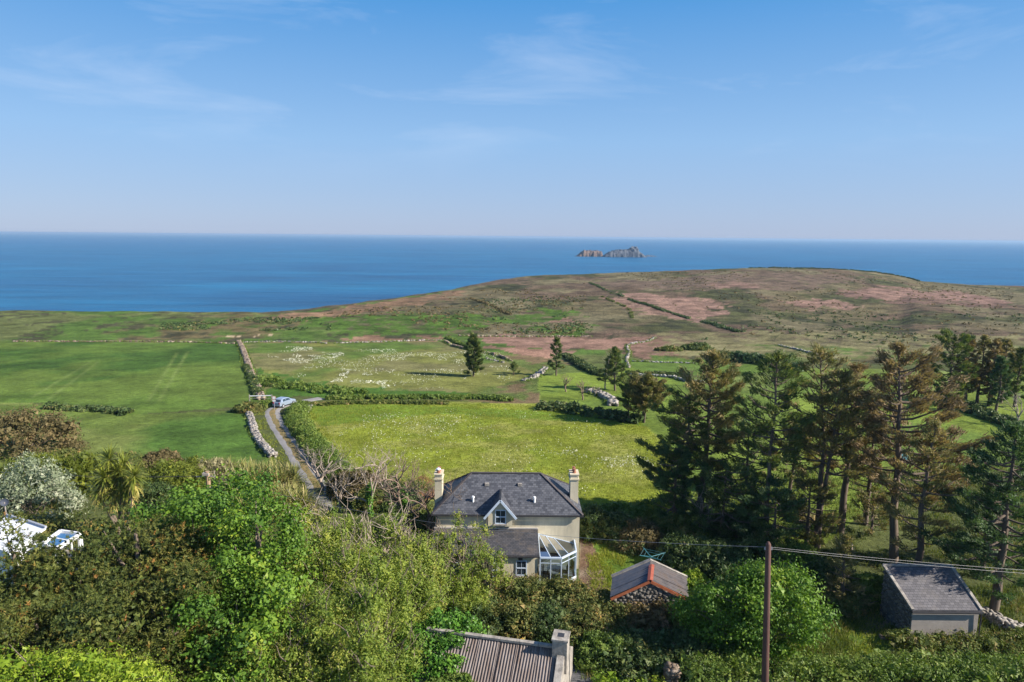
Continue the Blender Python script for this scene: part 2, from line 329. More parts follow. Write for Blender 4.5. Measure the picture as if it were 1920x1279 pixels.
# the sea out to the horizon
m, t, b = newmat('sea_water'); SEAM = m
b.inputs['Base Color'].default_value = (.004, .062, .15, 1); b.inputs['Roughness'].default_value = .32; b.inputs['IOR'].default_value = 1.33; b.inputs['Specular IOR Level'].default_value = .22
na = noise_node(t, .16, 6, .7, sc=(1, 1.6, 1)); nb = noise_node(t, .0035, 5, .6, sc=(.5, 2.2, 1)); nc = noise_node(t, .02, 5, .65, sc=(.35, 1.6, 1))
r = ramp(t, nb.outputs[0], [(.35, (.003, .075, .19)), (.65, (.005, .125, .265))])
r2 = ramp(t, nc.outputs[0], [(.3, (.6, .64, .68)), (.72, (1.4, 1.36, 1.3))])
mu = nd(t, 'ShaderNodeMixRGB', blend_type='MULTIPLY'); mu.inputs[0].default_value = 1; t.links.new(r.outputs[0], mu.inputs[1]); t.links.new(r2.outputs[0], mu.inputs[2]); t.links.new(mu.outputs[0], b.inputs['Base Color'])
ad = nd(t, 'ShaderNodeMath', operation='MULTIPLY_ADD'); ad.inputs[1].default_value = 3; t.links.new(nc.outputs[0], ad.inputs[0]); t.links.new(na.outputs[0], ad.inputs[2])
bumpn(t, b, ad.outputs[0], 1.0, 1.3)
sy = np.concatenate([np.arange(150, 3000, 150), np.geomspace(3000, 36000, 30)]); sx = np.linspace(-1.6, 1.6, 41)
SX = sx[None] * sy[:, None]; SV = np.stack([SX.ravel(), np.repeat(sy, 41), np.full(SX.size, SEA_Z)], 1)
i2, j2 = np.meshgrid(np.arange(len(sy) - 1), np.arange(40), indexing='ij'); a2_ = (i2 * 41 + j2).ravel()
tag(link('sea', npmesh('sea', SV, np.stack([a2_, a2_ + 1, a2_ + 42, a2_ + 41], 1)), SEAM), kind='structure')

# the lane: two wheel tracks of old tarmac with grass between, and the road at the foot of the slope
def ribbon(name, path, w0, w1, lift, mat, crown=0.0, jit=0, n=7, seed=1, kind='structure', parent=None):
    pts = [];
    for i in range(len(path) - 1):
        p0, p1, p2, p3 = path[max(i - 1, 0)], path[i], path[i + 1], path[min(i + 2, len(path) - 1)]
        k = max(2, int((Vector(p2[:2]) - Vector(p1[:2])).length / .5))
        for s in range(k):
            s /= k; f = lambda a, b, c, d: .5 * (2 * b + (c - a) * s + (2 * a - 5 * b + 4 * c - d) * s * s + (3 * b - a - 3 * c + d) * s ** 3)
            pts.append((f(p0[0], p1[0], p2[0], p3[0]), f(p0[1], p1[1], p2[1], p3[1])))
    pts.append(tuple(path[-1][:2])); pts = np.array(pts); d = np.gradient(pts, axis=0); d /= np.linalg.norm(d, axis=1)[:, None]; nrm = np.stack([d[:, 1], -d[:, 0]], 1)
    offs = np.linspace(w0, w1, n); m_ = len(pts); jj_ = (vnoise(np.arange(m_) / 2.2, np.zeros(m_) + seed, seed) - .5) * jit; jk = (vnoise(np.arange(m_) / 2.2, np.zeros(m_) + seed + 9, seed + 5) - .5) * jit
    vs = []
    for k, o_ in enumerate(offs):
        oo = o_ + (jj_ if k == 0 else jk if k == n - 1 else 0); p = pts + nrm * (oo if np.ndim(oo) == 0 else oo[:, None]); z = T(p[:, 0], p[:, 1]) + lift + crown * (1 - (2 * k / (n - 1) - 1) ** 2)
        if k in (0, n - 1) and lift < .07: z = z - lift - .1
        vs.append(np.stack([p[:, 0], p[:, 1], z], 1))
    Vv = np.concatenate(vs); q = []
    for k in range(n - 1):
        i = np.arange(m_ - 1); q.append(np.stack([k * m_ + i, (k + 1) * m_ + i, (k + 1) * m_ + i + 1, k * m_ + i + 1], 1))
    o = link(name, npmesh(name, Vv, np.concatenate(q)), mat, parent, True); tag(o, kind=kind); return o, pts
ASPH = plain('old_lane_tarmac', (.2, .19, .19), (.29, .275, .265), .9, 1.2, .4, .02)
VERGE = plain('dry_strip_grass', (.13, .13, .035), rough=.95, scale=2.5, bump=.9, dist=.1, stops=[(.3, (.09, .12, .025)), (.5, (.2, .15, .055)), (.7, (.3, .19, .08))])
LANE = [G(*p) for p in ((600,960),(600,930),(590,905),(567,870),(545,835),(527,808),(514,786),(512,770),(528,762),(552,756),(578,751),(602,747))]
ribbon('lane', LANE, -1.45, 1.45, .05, ASPH, .03, .35)
ribbon('lane_grass_strip', LANE[1:9], -.42, .42, .075, VERGE, .03, .25, 5, 4)
ROADP = [G(800,1225), G(960,1243), G(1095,1262), G(1240,1279)] ; ROADP = [(p.x, p.y) for p in ROADP]
ROADP = ROADP[1:] + [(ROADP[-1][0] + 7, ROADP[-1][1] - .9), (ROADP[-1][0] + 30, ROADP[-1][1] - 3)]
ribbon('road', ROADP, -1.5, 1.5, .05, plain('road_tarmac', (.075, .078, .085), (.12, .12, .125), .85, 2, .3, .01), .03, .2, seed=3)
# ------------------------------------------------------------------ building materials
CREAM = plain('cream_render', (.56, .49, .35), rough=.92, scale=.9, bump=.3, dist=.015, sc=(1.3, 1.3, .35), stops=[(.3, (.4, .37, .29)), (.45, (.54, .48, .35)), (.62, (.64, .57, .42)), (.78, (.5, .44, .34))])
GREYR = plain('grey_render', (.28, .25, .23), (.38, .34, .31), .92, 1.6, .4, .02)
WHITE = plain('white_paint', (.74, .76, .78), (.82, .83, .84), .45, 2, 0)
PVC = plain('white_window_plastic', (.5, .6, .73), (.58, .67, .8), .35, 2, 0)
DARKG = plain('black_gutter', (.03, .03, .035), (.05, .05, .055), .5, 4, 0)
CONC = plain('weathered_concrete', (.22, .2, .18), rough=.95, scale=2.5, bump=.7, dist=.03, stops=[(.3, (.12, .12, .11)), (.5, (.3, .27, .24)), (.7, (.42, .4, .36))])
TERRA = plain('terracotta_pot', (.26, .1, .06), (.34, .15, .09), .8, 5, .2)
REDP = plain('red_paint', (.26, .055, .035), (.34, .1, .06), .7, 4, .3)
ORANGE = plain('rusty_orange_board', (.3, .075, .03), (.38, .13, .055), .8, 4, .4)
def slatemat(name, stops, bw=.28, rh=.2, lichen=None):
    m, t, b = newmat(name); b.inputs['Roughness'].default_value = .55; b.inputs['Specular IOR Level'].default_value = .35
    uv = nd(t, 'ShaderNodeUVMap'); br = nd(t, 'ShaderNodeTexBrick'); br.offset = .5
    br.inputs['Scale'].default_value = 1; br.inputs['Brick Width'].default_value = bw; br.inputs['Row Height'].default_value = rh; br.inputs['Mortar Size'].default_value = .012; br.inputs['Bias'].default_value = 0
    br.inputs['Color1'].default_value = (.2, .2, .2, 1); br.inputs['Color2'].default_value = (.8, .8, .8, 1); br.inputs['Mortar'].default_value = (0, 0, 0, 1)
    t.links.new(uv.outputs[0], br.inputs[0])
    r = ramp(t, br.outputs[0], stops); n = noise_node(t, .8, 6, .7)
    mu = nd(t, 'ShaderNodeMixRGB', blend_type='MIX'); mr = nd(t, 'ShaderNodeMapRange'); mr.inputs[1].default_value = .5; mr.inputs[2].default_value = .72; mr.inputs[4].default_value = .75 if lichen else .25
    t.links.new(n.outputs[0], mr.inputs[0]); t.links.new(mr.outputs[0], mu.inputs[0]); t.links.new(r.outputs[0], mu.inputs[1]); mu.inputs[2].default_value = (*(lichen or (.13, .13, .15)), 1)
    t.links.new(mu.outputs[0], b.inputs['Base Color']); bumpn(t, b, br.outputs[0], .6, .012)
    return m
SLATE = slatemat('blue_grey_slate', [(0, (.028, .03, .036)), (.2, (.048, .052, .065)), (.5, (.085, .09, .108)), (.85, (.125, .13, .15))])
SLATEOLD = slatemat('mossy_old_slate', [(0, (.02, .022, .026)), (.2, (.045, .047, .055)), (.8, (.085, .082, .09))], .26, .19, (.16, .13, .105))
SLATESHED = slatemat('grey_stone_slate', [(0, (.03, .03, .034)), (.2, (.08, .077, .088)), (.8, (.15, .143, .155))], .3, .2, (.15, .135, .125))
def glassmat(name, tint=(.8, .9, .95), alpha=.35, rough=.03):
    m = bpy.data.materials.new(name); m.use_nodes = True; t = m.node_tree; t.nodes.clear(); o = nd(t, 'ShaderNodeOutputMaterial')
    tr = nd(t, 'ShaderNodeBsdfTransparent'); tr.inputs[0].default_value = (*tint, 1); g = nd(t, 'ShaderNodeBsdfGlossy'); g.inputs['Roughness'].default_value = rough
    fr = nd(t, 'ShaderNodeFresnel'); fr.inputs[0].default_value = 1.5; ma_ = nd(t, 'ShaderNodeMath', operation='MULTIPLY_ADD'); ma_.inputs[1].default_value = 1.4; ma_.inputs[2].default_value = alpha * .3
    t.links.new(fr.outputs[0], ma_.inputs[0]); ms = nd(t, 'ShaderNodeMixShader'); t.links.new(ma_.outputs[0], ms.inputs[0]); t.links.new(tr.outputs[0], ms.inputs[1]); t.links.new(g.outputs[0], ms.inputs[2]); t.links.new(ms.outputs[0], o.inputs[0]); return m
CGLASS = glassmat('conservatory_glass', (.6, .72, .82), .35); 
m, t, b = newmat('dark_window_glass'); b.inputs['Base Color'].default_value = (.03, .045, .06, 1); b.inputs['Roughness'].default_value = .06; WGLASS = m
def planar_uv(o):
    """slates run along the slope of every face"""
    me = o.data; uv = me.uv_layers.new(name='uv')
    for p in me.polygons:
        n = p.normal; h = Vector((0, 0, 1)).cross(n)
        if h.length < .05: h = Vector((1, 0, 0))
        h.normalize(); v = n.cross(h)
        for li in p.loop_indices:
            c = me.vertices[me.loops[li].vertex_index].co; uv.data[li].uv = (c.dot(h), c.dot(v))
    return o

def window(parent, x0, x1, z0, z1, y, cols=2, rows=2, dirv=-1, sill=True, fr=.07):
    """sash window in a wall facing -Y at y"""
    f = MB()
    f.box(x0, x0 + fr, y - .05, y + .06, z0, z1).box(x1 - fr, x1, y - .05, y + .06, z0, z1).box(x0 + fr, x1 - fr, y - .05, y + .06, z0, z0 + fr).box(x0 + fr, x1 - fr, y - .05, y + .06, z1 - fr, z1)
    zm = (z0 + z1) / 2; f.box(x0 + fr, x1 - fr, y - .06, y + .05, zm - .04, zm + .04)
    for h, (za, zb) in enumerate(((z0 + fr, zm - .04), (zm + .04, z1 - fr))):
        for c in range(1, cols):
            xx = x0 + (x1 - x0) * c / cols; f.box(xx - .014, xx + .014, y - .035, y + .02, za, zb)
    wn = f.build('window', PVC, parent)
    for (za, zb) in ((z0 + fr, zm - .04), (zm + .04, z1 - fr)):
        for c in range(cols):
            xa = x0 + fr + (x1 - x0 - 2 * fr) * c / cols; xb = x0 + fr + (x1 - x0 - 2 * fr) * (c + 1) / cols
            MB().box(xa + .01, xb - .01, y - .012, y - .004, za, zb).build('pane', WGLASS, wn)
    if sill: MB().box(x0 - .1, x1 + .1, y - .16, y + .02, z0 - .1, z0 - .004).build('sill', CONC, wn)
    return wn

# ------------------------------------------------------------------ the farmhouse
YF = 52.5; YB = 58.8; ZE = 4.72; ZR = 7.1; YR = (YF + YB) / 2
xe0 = W(810, 968, Y=YF).x; xe1 = W(1093, 969, Y=YF).x; xr0 = W(884, 891, Y=YR).x; xr1 = W(1014, 892, Y=YR).x
house = empty('farmhouse', (xe0 / 2 + xe1 / 2, YF, 0), 'cream rendered farmhouse with hipped slate roof, end chimneys and glass conservatory', 'house')
hloc = house.location.copy()
class HMB(MB):
    """mesh written in world coordinates, stored relative to a thing's base"""
    def __init__(s, org): super().__init__(); s.o = Vector(org)
    def build(s, name, mat, parent=None, smooth=False, bevel=0, rel=None):
        s.v = [tuple(Vector(v) - s.o) for v in s.v]; return super().build(name, mat, parent, smooth, bevel)
H = lambda: HMB(hloc)
ov = .24
xw0, xw1, yw0, yw1 = xe0 + ov, xe1 - ov, YF + ov, YB - ov
H().box(xw0, xw1, yw0, yw1, -.6, ZE - .06).build('wall', CREAM, house)
rf = [(xe0, YF, ZE), (xe1, YF, ZE), (xe1, YB, ZE), (xe0, YB, ZE), (xr0, YR, ZR), (xr1, YR, ZR)]
roof = H().add(rf, [(0, 1, 5, 4), (1, 2, 5), (2, 3, 4, 5), (3, 0, 4), (3, 2, 1, 0)]).build('roof', SLATE, house); planar_uv(roof)
rt = H()
for a_, b_ in ((4, 5), (0, 4), (1, 5), (2, 5), (3, 4)): 
    A_, B_ = Vector(rf[a_]) + Vector((0, 0, .03)), Vector(rf[b_]) + Vector((0, 0, .03)); rt.bar(A_, B_, .2, .07)
rt.build('ridge_tiles', plain('dark_ridge_tile', (.05, .045, .05), (.09, .075, .075), .8, 3, .3), roof)
dmx = W(938, 960, Y=YF).x; g = H()
for a_, b_ in ((xe0 - .06, dmx - 1.0), (dmx + 1.0, xe1 + .06)): g.box(a_, b_, YF - .13, YF - .002, ZE - .12, ZE - .01)
g.build('gutter', DARKG, house)
H().tube([(xe0 + .35, yw0 - .06, ZE - .1), (xe0 + .35, yw0 - .06, .2)], .05).build('downpipe', DARKG, house)
def chimney(xc, yc, zt, wx, wy, label=None, pots=2):
    c = H(); c.box(xc - wx / 2, xc + wx / 2, yc - wy / 2, yc + wy / 2, ZE - .8, zt)
    c.box(xc - wx / 2 - .07, xc + wx / 2 + .07, yc - wy / 2 - .07, yc + wy / 2 + .07, zt - .42, zt - .3); c.box(xc - wx / 2 - .06, xc + wx / 2 + .06, yc - wy / 2 - .06, yc + wy / 2 + .06, zt, zt + .1)
    ch = c.build('chimney', CREAM, house, bevel=.01)
    for k in range(pots):
        yy = yc + (k - (pots - 1) / 2) * .5
        H().tube([(xc, yy, zt + .1), (xc, yy, zt + .16), (xc, yy, zt + .42), (xc, yy, zt + .45)], [.17, .15, .12, .15], 10).build('chimney_pot', TERRA, ch)
    return ch
cL = W(823, 905, Y=YR - .6); cR = W(1076, 905, Y=YR - .6)
c1 = chimney(cL.x, YR - .5, 7.25, .62, 1.15); c2 = chimney(cR.x, YR - .5, 7.35, .66, 1.15, pots=2)
tag(c1, 'chimney with white cowl'); tag(c2, 'chimney with two red pots')
H().tube([(cL.x, YR - .95, 7.7), (cL.x, YR - .95, 7.78), (cL.x, YR - .95, 7.86)], [.2, .2, .05], 10).build('chimney_cowl', WHITE, c1)
# gabled wall dormer
dz0 = W(938, 984, Y=YF).z; dcx = W(938, 960, Y=YF).x; dw = 1.0; dtop = W(937, 931, Y=YF - .1).z
dap = W(937, 937, Y=YF - .12).z; deave = W(905, 962, Y=YF).z
H().slab([(dcx - .98, YF - .03, ZE - 1.0), (dcx + .98, YF - .03, ZE - 1.0), (dcx + .98, YF - .03, deave + .02), (dcx, YF - .03, dap - .12), (dcx - .98, YF - .03, deave + .02)], (0, .36, 0)).build('dormer_wall', CREAM, house)
sl_ = (ZR - ZE) / (YR - YF); run = (dap - ZE) / sl_
dr = H(); ya = YF - .22; hw = 1.28; ez = dap - (dap - deave) * hw / .98; yb0 = YF + (dap - ZE) / sl_ + .1; yb1 = YF + max(0, (ez - ZE) / sl_)
for s in (-1, 1):
    dr.slab([(dcx, ya, dap), (dcx + s * hw, ya, ez), (dcx + s * hw, yb1 + .05, ez), (dcx, yb0, dap)][::s], (0, 0, .09))
droof = dr.build('dormer_roof', SLATE, house); planar_uv(droof)
bb = H()
for s in (-1, 1): bb.bar((dcx, ya - .05, dap - .02), (dcx + s * (hw + .02), ya - .05, ez - .02), .06, .18)
bb.build('bargeboard', PVC, droof); H().bar((dcx, ya - .1, dap + .12), (dcx, yb0, dap + .12), .16, .06).build('ridge_tiles', SLATE, droof)
wz0 = W(938, 983, Y=YF + .0).z; wz1 = W(938, 956, Y=YF).z
def hwindow(px0, px1, py0, py1, Y, **k):
    p0 = W(px0, py1, Y=Y); p1 = W(px1, py0, Y=Y); wn_ = window(house, p0.x - hloc.x, p1.x - hloc.x, p0.z - hloc.z, p1.z - hloc.z, Y - hloc.y, **k); return wn_
tag(hwindow(928, 949, 956, 982, YF - .03), 'dormer window with white sash frame')
# roof vents and white vent pipes
for px, py in ((913, 909), (975, 909)):
    p = W(px, py, Y=YF + 2.2); zz = ZE + sl_ * 2.2; H().box(p.x - .17, p.x + .17, YF + 2.08, YF + 2.32, zz - .05, zz + .17).build('roof_vent', CONC, roof)
for px in (887, 1002):
    p = W(px, 948, Y=YF + .95); zz = ZE + sl_ * .95; H().tube([(p.x, YF + .95, zz - .05), (p.x, YF + .95, zz + .3), (p.x, YF + .95, zz + .34), (p.x, YF + .95, zz + .46)], [.09, .09, .14, .1], 10).build('vent_pipe', WHITE, roof)
# lean-to with old slates
YL = 49.5; lz0 = W(960, 1043, Y=YL).z; lz1 = W(960, 993, Y=YF + .2).z
xl0 = W(812, 992, Y=YF + .2).x + .1; xl1 = W(1011, 1044, Y=YL).x
H().box(xl0 + .1, xl1 - .12, YL + .16, yw0 - .004, -.6, lz0 - .03).build('wall', CREAM, house)
H().slab([(xl1 - .124, YL + .17, lz0 - .05), (xl1 - .124, yw0 - .01, lz0 - .05), (xl1 - .124, yw0 - .01, lz1 - .06)], (-.2, 0, 0)).build('wall', CREAM, house)
lr = H().slab([(xl0, YL, lz0), (xl1, YL, lz0), (xl1, yw0 - .006, lz1), (xl0, yw0 - .006, lz1)], (0, 0, .07)).build('lean_to_roof', SLATEOLD, house); planar_uv(lr)
H().bar((xl0, yw0 - .07, lz1 + .13), (xl1, yw0 - .07, lz1 + .13), .13, .1).build('lead_flashing', plain('pale_flashing', (.38, .35, .33), (.46, .44, .42), .7, 3, 0), lr)
H().box(xl0, xl1, YL - .1, YL - .003, lz0 - .08, lz0 + .02).build('gutter', DARKG, lr)
tag(hwindow(967, 988, 1051, 1079, YL + .16), 'white sash window in the lean-to'); hwindow(914, 932, 1055, 1082, YL + .16); hwindow(850, 868, 1054, 1078, YL + .16)
p = W(976, 1047.5, Y=YL + .16); H().box(p.x - .16, p.x + .16, YL + .04, YL + .158, p.z - .09, p.z + .07).build('wall_vent', DARKG, house)
# conservatory
A = W(1013, 1046, Y=YL + .1); B = W(1053, 1046, Y=YL + .05); C_ = W(1080.5, 1033, Y=YL + 1.3); zt = A.z
B.z = zt; C_.z = zt; E = Vector((C_.x + .02, yw0 - .02, zt)); T1 = W(1010, 1001, Y=yw0 - .05); T2 = W(1079, 1020, Y=yw0 - .05); T3 = Vector((xl1 + .02, yw0 - .05, T1.z))
T1.x = xl1 + .04; zb = .28
T1.z = min(T1.z, lz1 + .1); MT = T1.lerp(T2, .42)
con = H(); FW = .065
for q in (A, B, C_): con.bar((q.x, q.y, zb), (q.x, q.y, zt), FW * 1.2)
con.bar((E.x, E.y - .06, zb), (E.x, E.y - .06, zt), FW)
for u_, v_ in ((A, B), (B, C_), (C_, E)):
    con.bar(u_, v_, .1, .13); con.bar((u_.x, u_.y, zb + .05), (v_.x, v_.y, zb + .05), .1, .12)
    mdl = (u_ + v_) / 2; con.bar((mdl.x, mdl.y, zb), (mdl.x, mdl.y, zt), .06); con.bar((u_.x, u_.y, zt - .42), (v_.x, v_.y, zt - .42), .045)
for u_, v_ in ((A, T1), (B, T1.lerp(T2, .2)), (C_, T2), (T1, T2), ((A + B) / 2, T1), ((B + C_) / 2, MT), (E, T2)): con.bar(u_, v_, .045, .06)
cons = con.build('conservatory_frame', PVC, house)
for u_, v_ in ((A, B), (B, C_), (C_, E)):
    mdl = (u_ + v_) / 2
    for s_, e_ in ((u_, mdl), (mdl, v_)):
        H().add([(s_.x, s_.y, zb + .1), (e_.x, e_.y, zb + .1), (e_.x, e_.y, zt - .06), (s_.x, s_.y, zt - .06)], [(0, 1, 2, 3)]).build('pane', CGLASS, cons)
for tri in ((A, (A + B) / 2, T1), ((A + B) / 2, B, T1.lerp(T2, .2), T1), (B, (B + C_) / 2, MT, T1.lerp(T2, .2)), ((B + C_) / 2, C_, T2, MT), (C_, E, T2)):
    H().add(tri, [tuple(range(len(tri)))]).build('roof_pane', CGLASS, cons)
H().slab([(A.x, A.y, -.5), (B.x, B.y - .08, -.5), (C_.x + .08, C_.y, -.5), (E.x + .08, E.y, -.5), (A.x, E.y, -.5)], (0, 0, zb + .5)).build('conservatory_base', CONC, house)
PLANT = leafmat('house_plant_leaf', [(0, (.03, .09, .03)), (1, (.07, .16, .05))]); WOOD = plain('dark_wood', (.05, .03, .02), (.09, .055, .035), .6, 5, .2)
tb = empty('dining_table', ((A.x + B.x) / 2 + .35, YL + 1.5, zb), 'small pale dining table inside the glass conservatory', 'table')
MB().box(-.55, .55, -.35, .35, .7, .75).build('table_top', plain('pale_table', (.5, .5, .48), (.6, .6, .58), .5, 3, 0), tb)
for sx_ in (-1, 1):
    for sy_ in (-1, 1): MB().box(sx_ * .48 - .025, sx_ * .48 + .025, sy_ * .28 - .025, sy_ * .28 + .025, 0, .7).build('leg', WOOD, tb)
def chair(x, y, rz, label):
    c = empty('dining_chair', (x, y, zb), label, 'chair', 'chairs inside the conservatory', rz)
    MB().box(-.24, .24, -.24, .24, .42, .48).build('seat', WOOD, c); MB().box(-.24, .24, .2, .25, .5, 1.05).build('backrest', WOOD, c)
    for sx_ in (-1, 1):
        for sy_ in (-1, 1): MB().box(sx_ * .2 - .02, sx_ * .2 + .02, sy_ * .2 - .02, sy_ * .2 + .02, 0, .42).build('leg', WOOD, c)
chair(A.x + .5, YL + 1.1, 1.4, 'dark wooden chair in the conservatory beside its left glass wall')
chair(B.x + .35, YL + 1.3, -1.9, 'dark wooden chair in the conservatory just behind its corner post')
chair(B.x + .85, YL + 1.9, -1.2, 'dark high-backed chair in the conservatory nearest the right glass side')

# ------------------------------------------------------------------ corrugated sheets
def corrugated(org, name, p00, p10, p01, p11, pitch, amp, mat, parent, nseg=2):
    """wavy sheet: p00-p10 across the waves (along the ridge), p00-p01 down the slope"""
    p00, p10, p01, p11 = map(Vector, (p00, p10, p01, p11)); L = (p10 - p00).length; n = max(6, int(L / pitch * 6)); nn = (p10 - p00).cross(p01 - p00).normalized()
    if nn.z < 0: nn = -nn
    vs = []; fs = []
    for j in range(nseg + 1):
        for i in range(n + 1):
            a = p00.lerp(p10, i / n); b2 = p01.lerp(p11, i / n); vs.append(a.lerp(b2, j / nseg) + nn * amp * math.cos(2 * math.pi * i / n * L / pitch))
    for j in range(nseg):
        for i in range(n): k = j * (n + 1) + i; fs.append((k, k + 1, k + n + 2, k + n + 1))
    m_ = MB(); n0 = len(vs); m_.v = [tuple(v - Vector(org)) for v in vs] + [tuple(v - nn * .012 - Vector(org)) for v in vs]; m_.f = fs + [tuple(q + n0 for q in f[::-1]) for f in fs]
    return m_.build(name, mat, parent)

def lumpy_stones(rng, pts, size, flat=.6):
    """many small angular stones as one array"""
    base = np.array([(-1,-1,-1),(1,-1,-1),(1,1,-1),(-1,1,-1),(-1,-1,1),(1,-1,1),(1,1,1),(-1,1,1)], float) * .5
    fc = np.array([(0,3,2,1),(4,5,6,7),(0,1,5,4),(1,2,6,5),(2,3,7,6),(3,0,4,7)]); n = len(pts)
    jit = 1 + rng.uniform(-.38, .25, (n, 8, 3)); sz = np.stack([size * rng.uniform(.7, 1.5, n), size * rng.uniform(.6, 1.2, n), size * flat * rng.uniform(.6, 1.4, n)], 1)
    v = base[None] * jit * sz[:, None]; a = rng.uniform(0, 6.28, n); ca, sa = np.cos(a)[:, None], np.sin(a)[:, None]
    vx = v[..., 0] * ca - v[..., 1] * sa; vy = v[..., 0] * sa + v[..., 1] * ca; v = np.stack([vx, vy, v[..., 2]], -1) + pts[:, None]
    return v.reshape(-1, 3), (fc[None] + (np.arange(n) * 8)[:, None, None]).reshape(-1, 4), np.repeat(rng.uniform(0, 1, n), 8)
def stonemat(name, stops):
    m, t, b = newmat(name); b.inputs['Roughness'].default_value = .95; at = nd(t, 'ShaderNodeAttribute', attribute_name='var'); n = noise_node(t, 4, 4, .7)
    mm = nd(t, 'ShaderNodeMath', operation='MULTIPLY_ADD'); mm.inputs[1].default_value = .6; t.links.new(at.outputs['Fac'], mm.inputs[0]); m2 = nd(t, 'ShaderNodeMath', operation='MULTIPLY'); m2.inputs[1].default_value = .4
    t.links.new(n.outputs[0], m2.inputs[0]); t.links.new(m2.outputs[0], mm.inputs[2]); r = ramp(t, mm.outputs[0], stops); t.links.new(r.outputs[0], b.inputs['Base Color']); bumpn(t, b, n.outputs[0], .5, .04); return m
STONE = stonemat('dark_field_stone', [(.1, (.07, .065, .06)), (.5, (.12, .11, .1)), (.9, (.22, .2, .18))])
PALE = stonemat('pale_lichened_stone', [(.1, (.15, .135, .115)), (.5, (.26, .235, .21)), (.9, (.44, .41, .38))])
BROWNW = stonemat('earthy_wall_stone', [(.1, (.12, .085, .06)), (.5, (.22, .165, .12)), (.9, (.36, .3, .24))])
GREYW = stonemat('grey_wall_stone', [(.1, (.15, .15, .15)), (.5, (.29, .28, .27)), (.9, (.45, .44, .42))])
def facestones(parent, org, quad, mat, seed, sz=.3, name='wall_stones', depth=.04):
    """courses of stones proud of a quad (bl, br, tr, tl), kept inside it"""
    rng = np.random.default_rng(seed); bl, br, tr, tl = [np.array(v, float) for v in quad]; H_ = max(np.linalg.norm(tl - bl), np.linalg.norm(tr - br)); Wd = np.linalg.norm(br - bl)
    n = np.cross(br - bl, tl - bl); n /= np.linalg.norm(n); ex = (br - bl) / Wd
    pts = []; rows = int(H_ / (sz * .62))
    for r_ in range(rows):
        k = int(Wd / sz)
        for c in range(k):
            u = (c + .5 + (r_ % 2) * .4 + rng.uniform(-.2, .2)) / (k + .5); v = (r_ + .5) / rows
            if u < 1: pts.append((bl * (1 - u) + br * u) * (1 - v) + (tl * (1 - u) + tr * u) * v)
    pts = np.array(pts); base = np.array([(-1,-1,-1),(1,-1,-1),(1,1,-1),(-1,1,-1),(-1,-1,1),(1,-1,1),(1,1,1),(-1,1,1)], float) * .5
    fc = np.array([(0,3,2,1),(4,5,6,7),(0,1,5,4),(1,2,6,5),(2,3,7,6),(3,0,4,7)]); m_ = len(pts)
    v = base[None] * (1 + rng.uniform(-.16, .05, (m_, 8, 3))) * np.array([sz * .95, .12, sz * .6])[None, None] * rng.uniform(.92, 1.12, (m_, 1, 3))
    Wv = v[..., :1] * ex + v[..., 1:2] * n + v[..., 2:3] * np.array([0, 0, 1.0]) + pts[:, None] + n * depth * rng.uniform(-.3, 1, (m_, 1, 1)) - np.array(org)
    o = link(name, npmesh(name, Wv.reshape(-1, 3), (fc[None] + (np.arange(m_) * 8)[:, None, None]).reshape(-1, 4), var=np.repeat(rng.uniform(0, 1, m_), 8)), mat, parent); return tag(o, kind='stuff')

# tin-roofed shed with red ridge, in front of the lawn
sf = 44.4; sb = 47.2; sx = W(1219, 1088, Y=sf).x; szr = W(1219, 1088, Y=sf).z; sxl = W(1140, 1123, Y=sf); sxr = W(1291, 1130, Y=sf); zel = szr - 1.32; sxb = W(1219, 1060, Y=sb).x
shed = empty('tin_roofed_shed', (sx, sf, 0), 'low stone shed under a corrugated tin roof with red ridge cap and orange bargeboards', 'shed'); so_ = shed.location.copy()
TIN = plain('shaded_corrugated_tin', (.13, .135, .16), rough=.7, spec=.3, scale=1.8, bump=.1, stops=[(.3, (.07, .085, .12)), (.55, (.11, .12, .15)), (.75, (.15, .13, .13))])  # left slope, away from the sun: blue shade put into the tin colour
TIN_LIT = plain('weathered_lit_tin', (.3, .28, .28), rough=.85, spec=.2, scale=1.5, bump=.1, stops=[(.3, (.06, .057, .062)), (.5, (.105, .095, .1)), (.72, (.1, .075, .062))])  # right slope, facing the sun: warmer lit tone put into the tin colour
hwl = 2.75; dxs = sxb - sx
for s, mt_ in ((-1, TIN), (1, TIN_LIT)):
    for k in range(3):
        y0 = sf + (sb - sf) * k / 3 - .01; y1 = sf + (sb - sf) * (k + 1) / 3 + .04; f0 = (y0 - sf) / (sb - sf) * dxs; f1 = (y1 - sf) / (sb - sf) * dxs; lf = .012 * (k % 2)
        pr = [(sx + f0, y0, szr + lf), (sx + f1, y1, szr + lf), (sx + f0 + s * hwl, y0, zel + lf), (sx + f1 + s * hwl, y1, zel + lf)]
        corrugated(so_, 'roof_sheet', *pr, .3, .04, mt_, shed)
SH = lambda: HMB(so_)
SH().slab([(sx, sf - .02, szr + .06), (sx - .2, sf - .02, szr - .01), (sx, sf - .02, szr + .02), (sx + .2, sf - .02, szr - .01)], (dxs, sb - sf - .5, 0)).build('ridge_cap', REDP, shed)
for s in (-1, 1): SH().bar((sx + s * .05, sf - .06, szr - .1), (sx + s * (hwl - .05), sf - .06, zel - .1), .05, .2).build('bargeboard', ORANGE, shed)
for s in (-1, 1): SH().bar((sx + dxs, sb + .12, szr + .06), (sx + dxs + s * (hwl + .05), sb + .12, zel + .06), .26, .12).build('coping', CONC, shed)
SH().slab([(sx - 2.5, sf + .1, -.5), (sx + 2.5, sf + .1, -.5), (sx + 2.5, sf + .1, zel - .05), (sx, sf + .1, szr - .16), (sx - 2.5, sf + .1, zel - .05)], (dxs, sb - sf - .1, 0)).build('wall', STONE, shed)
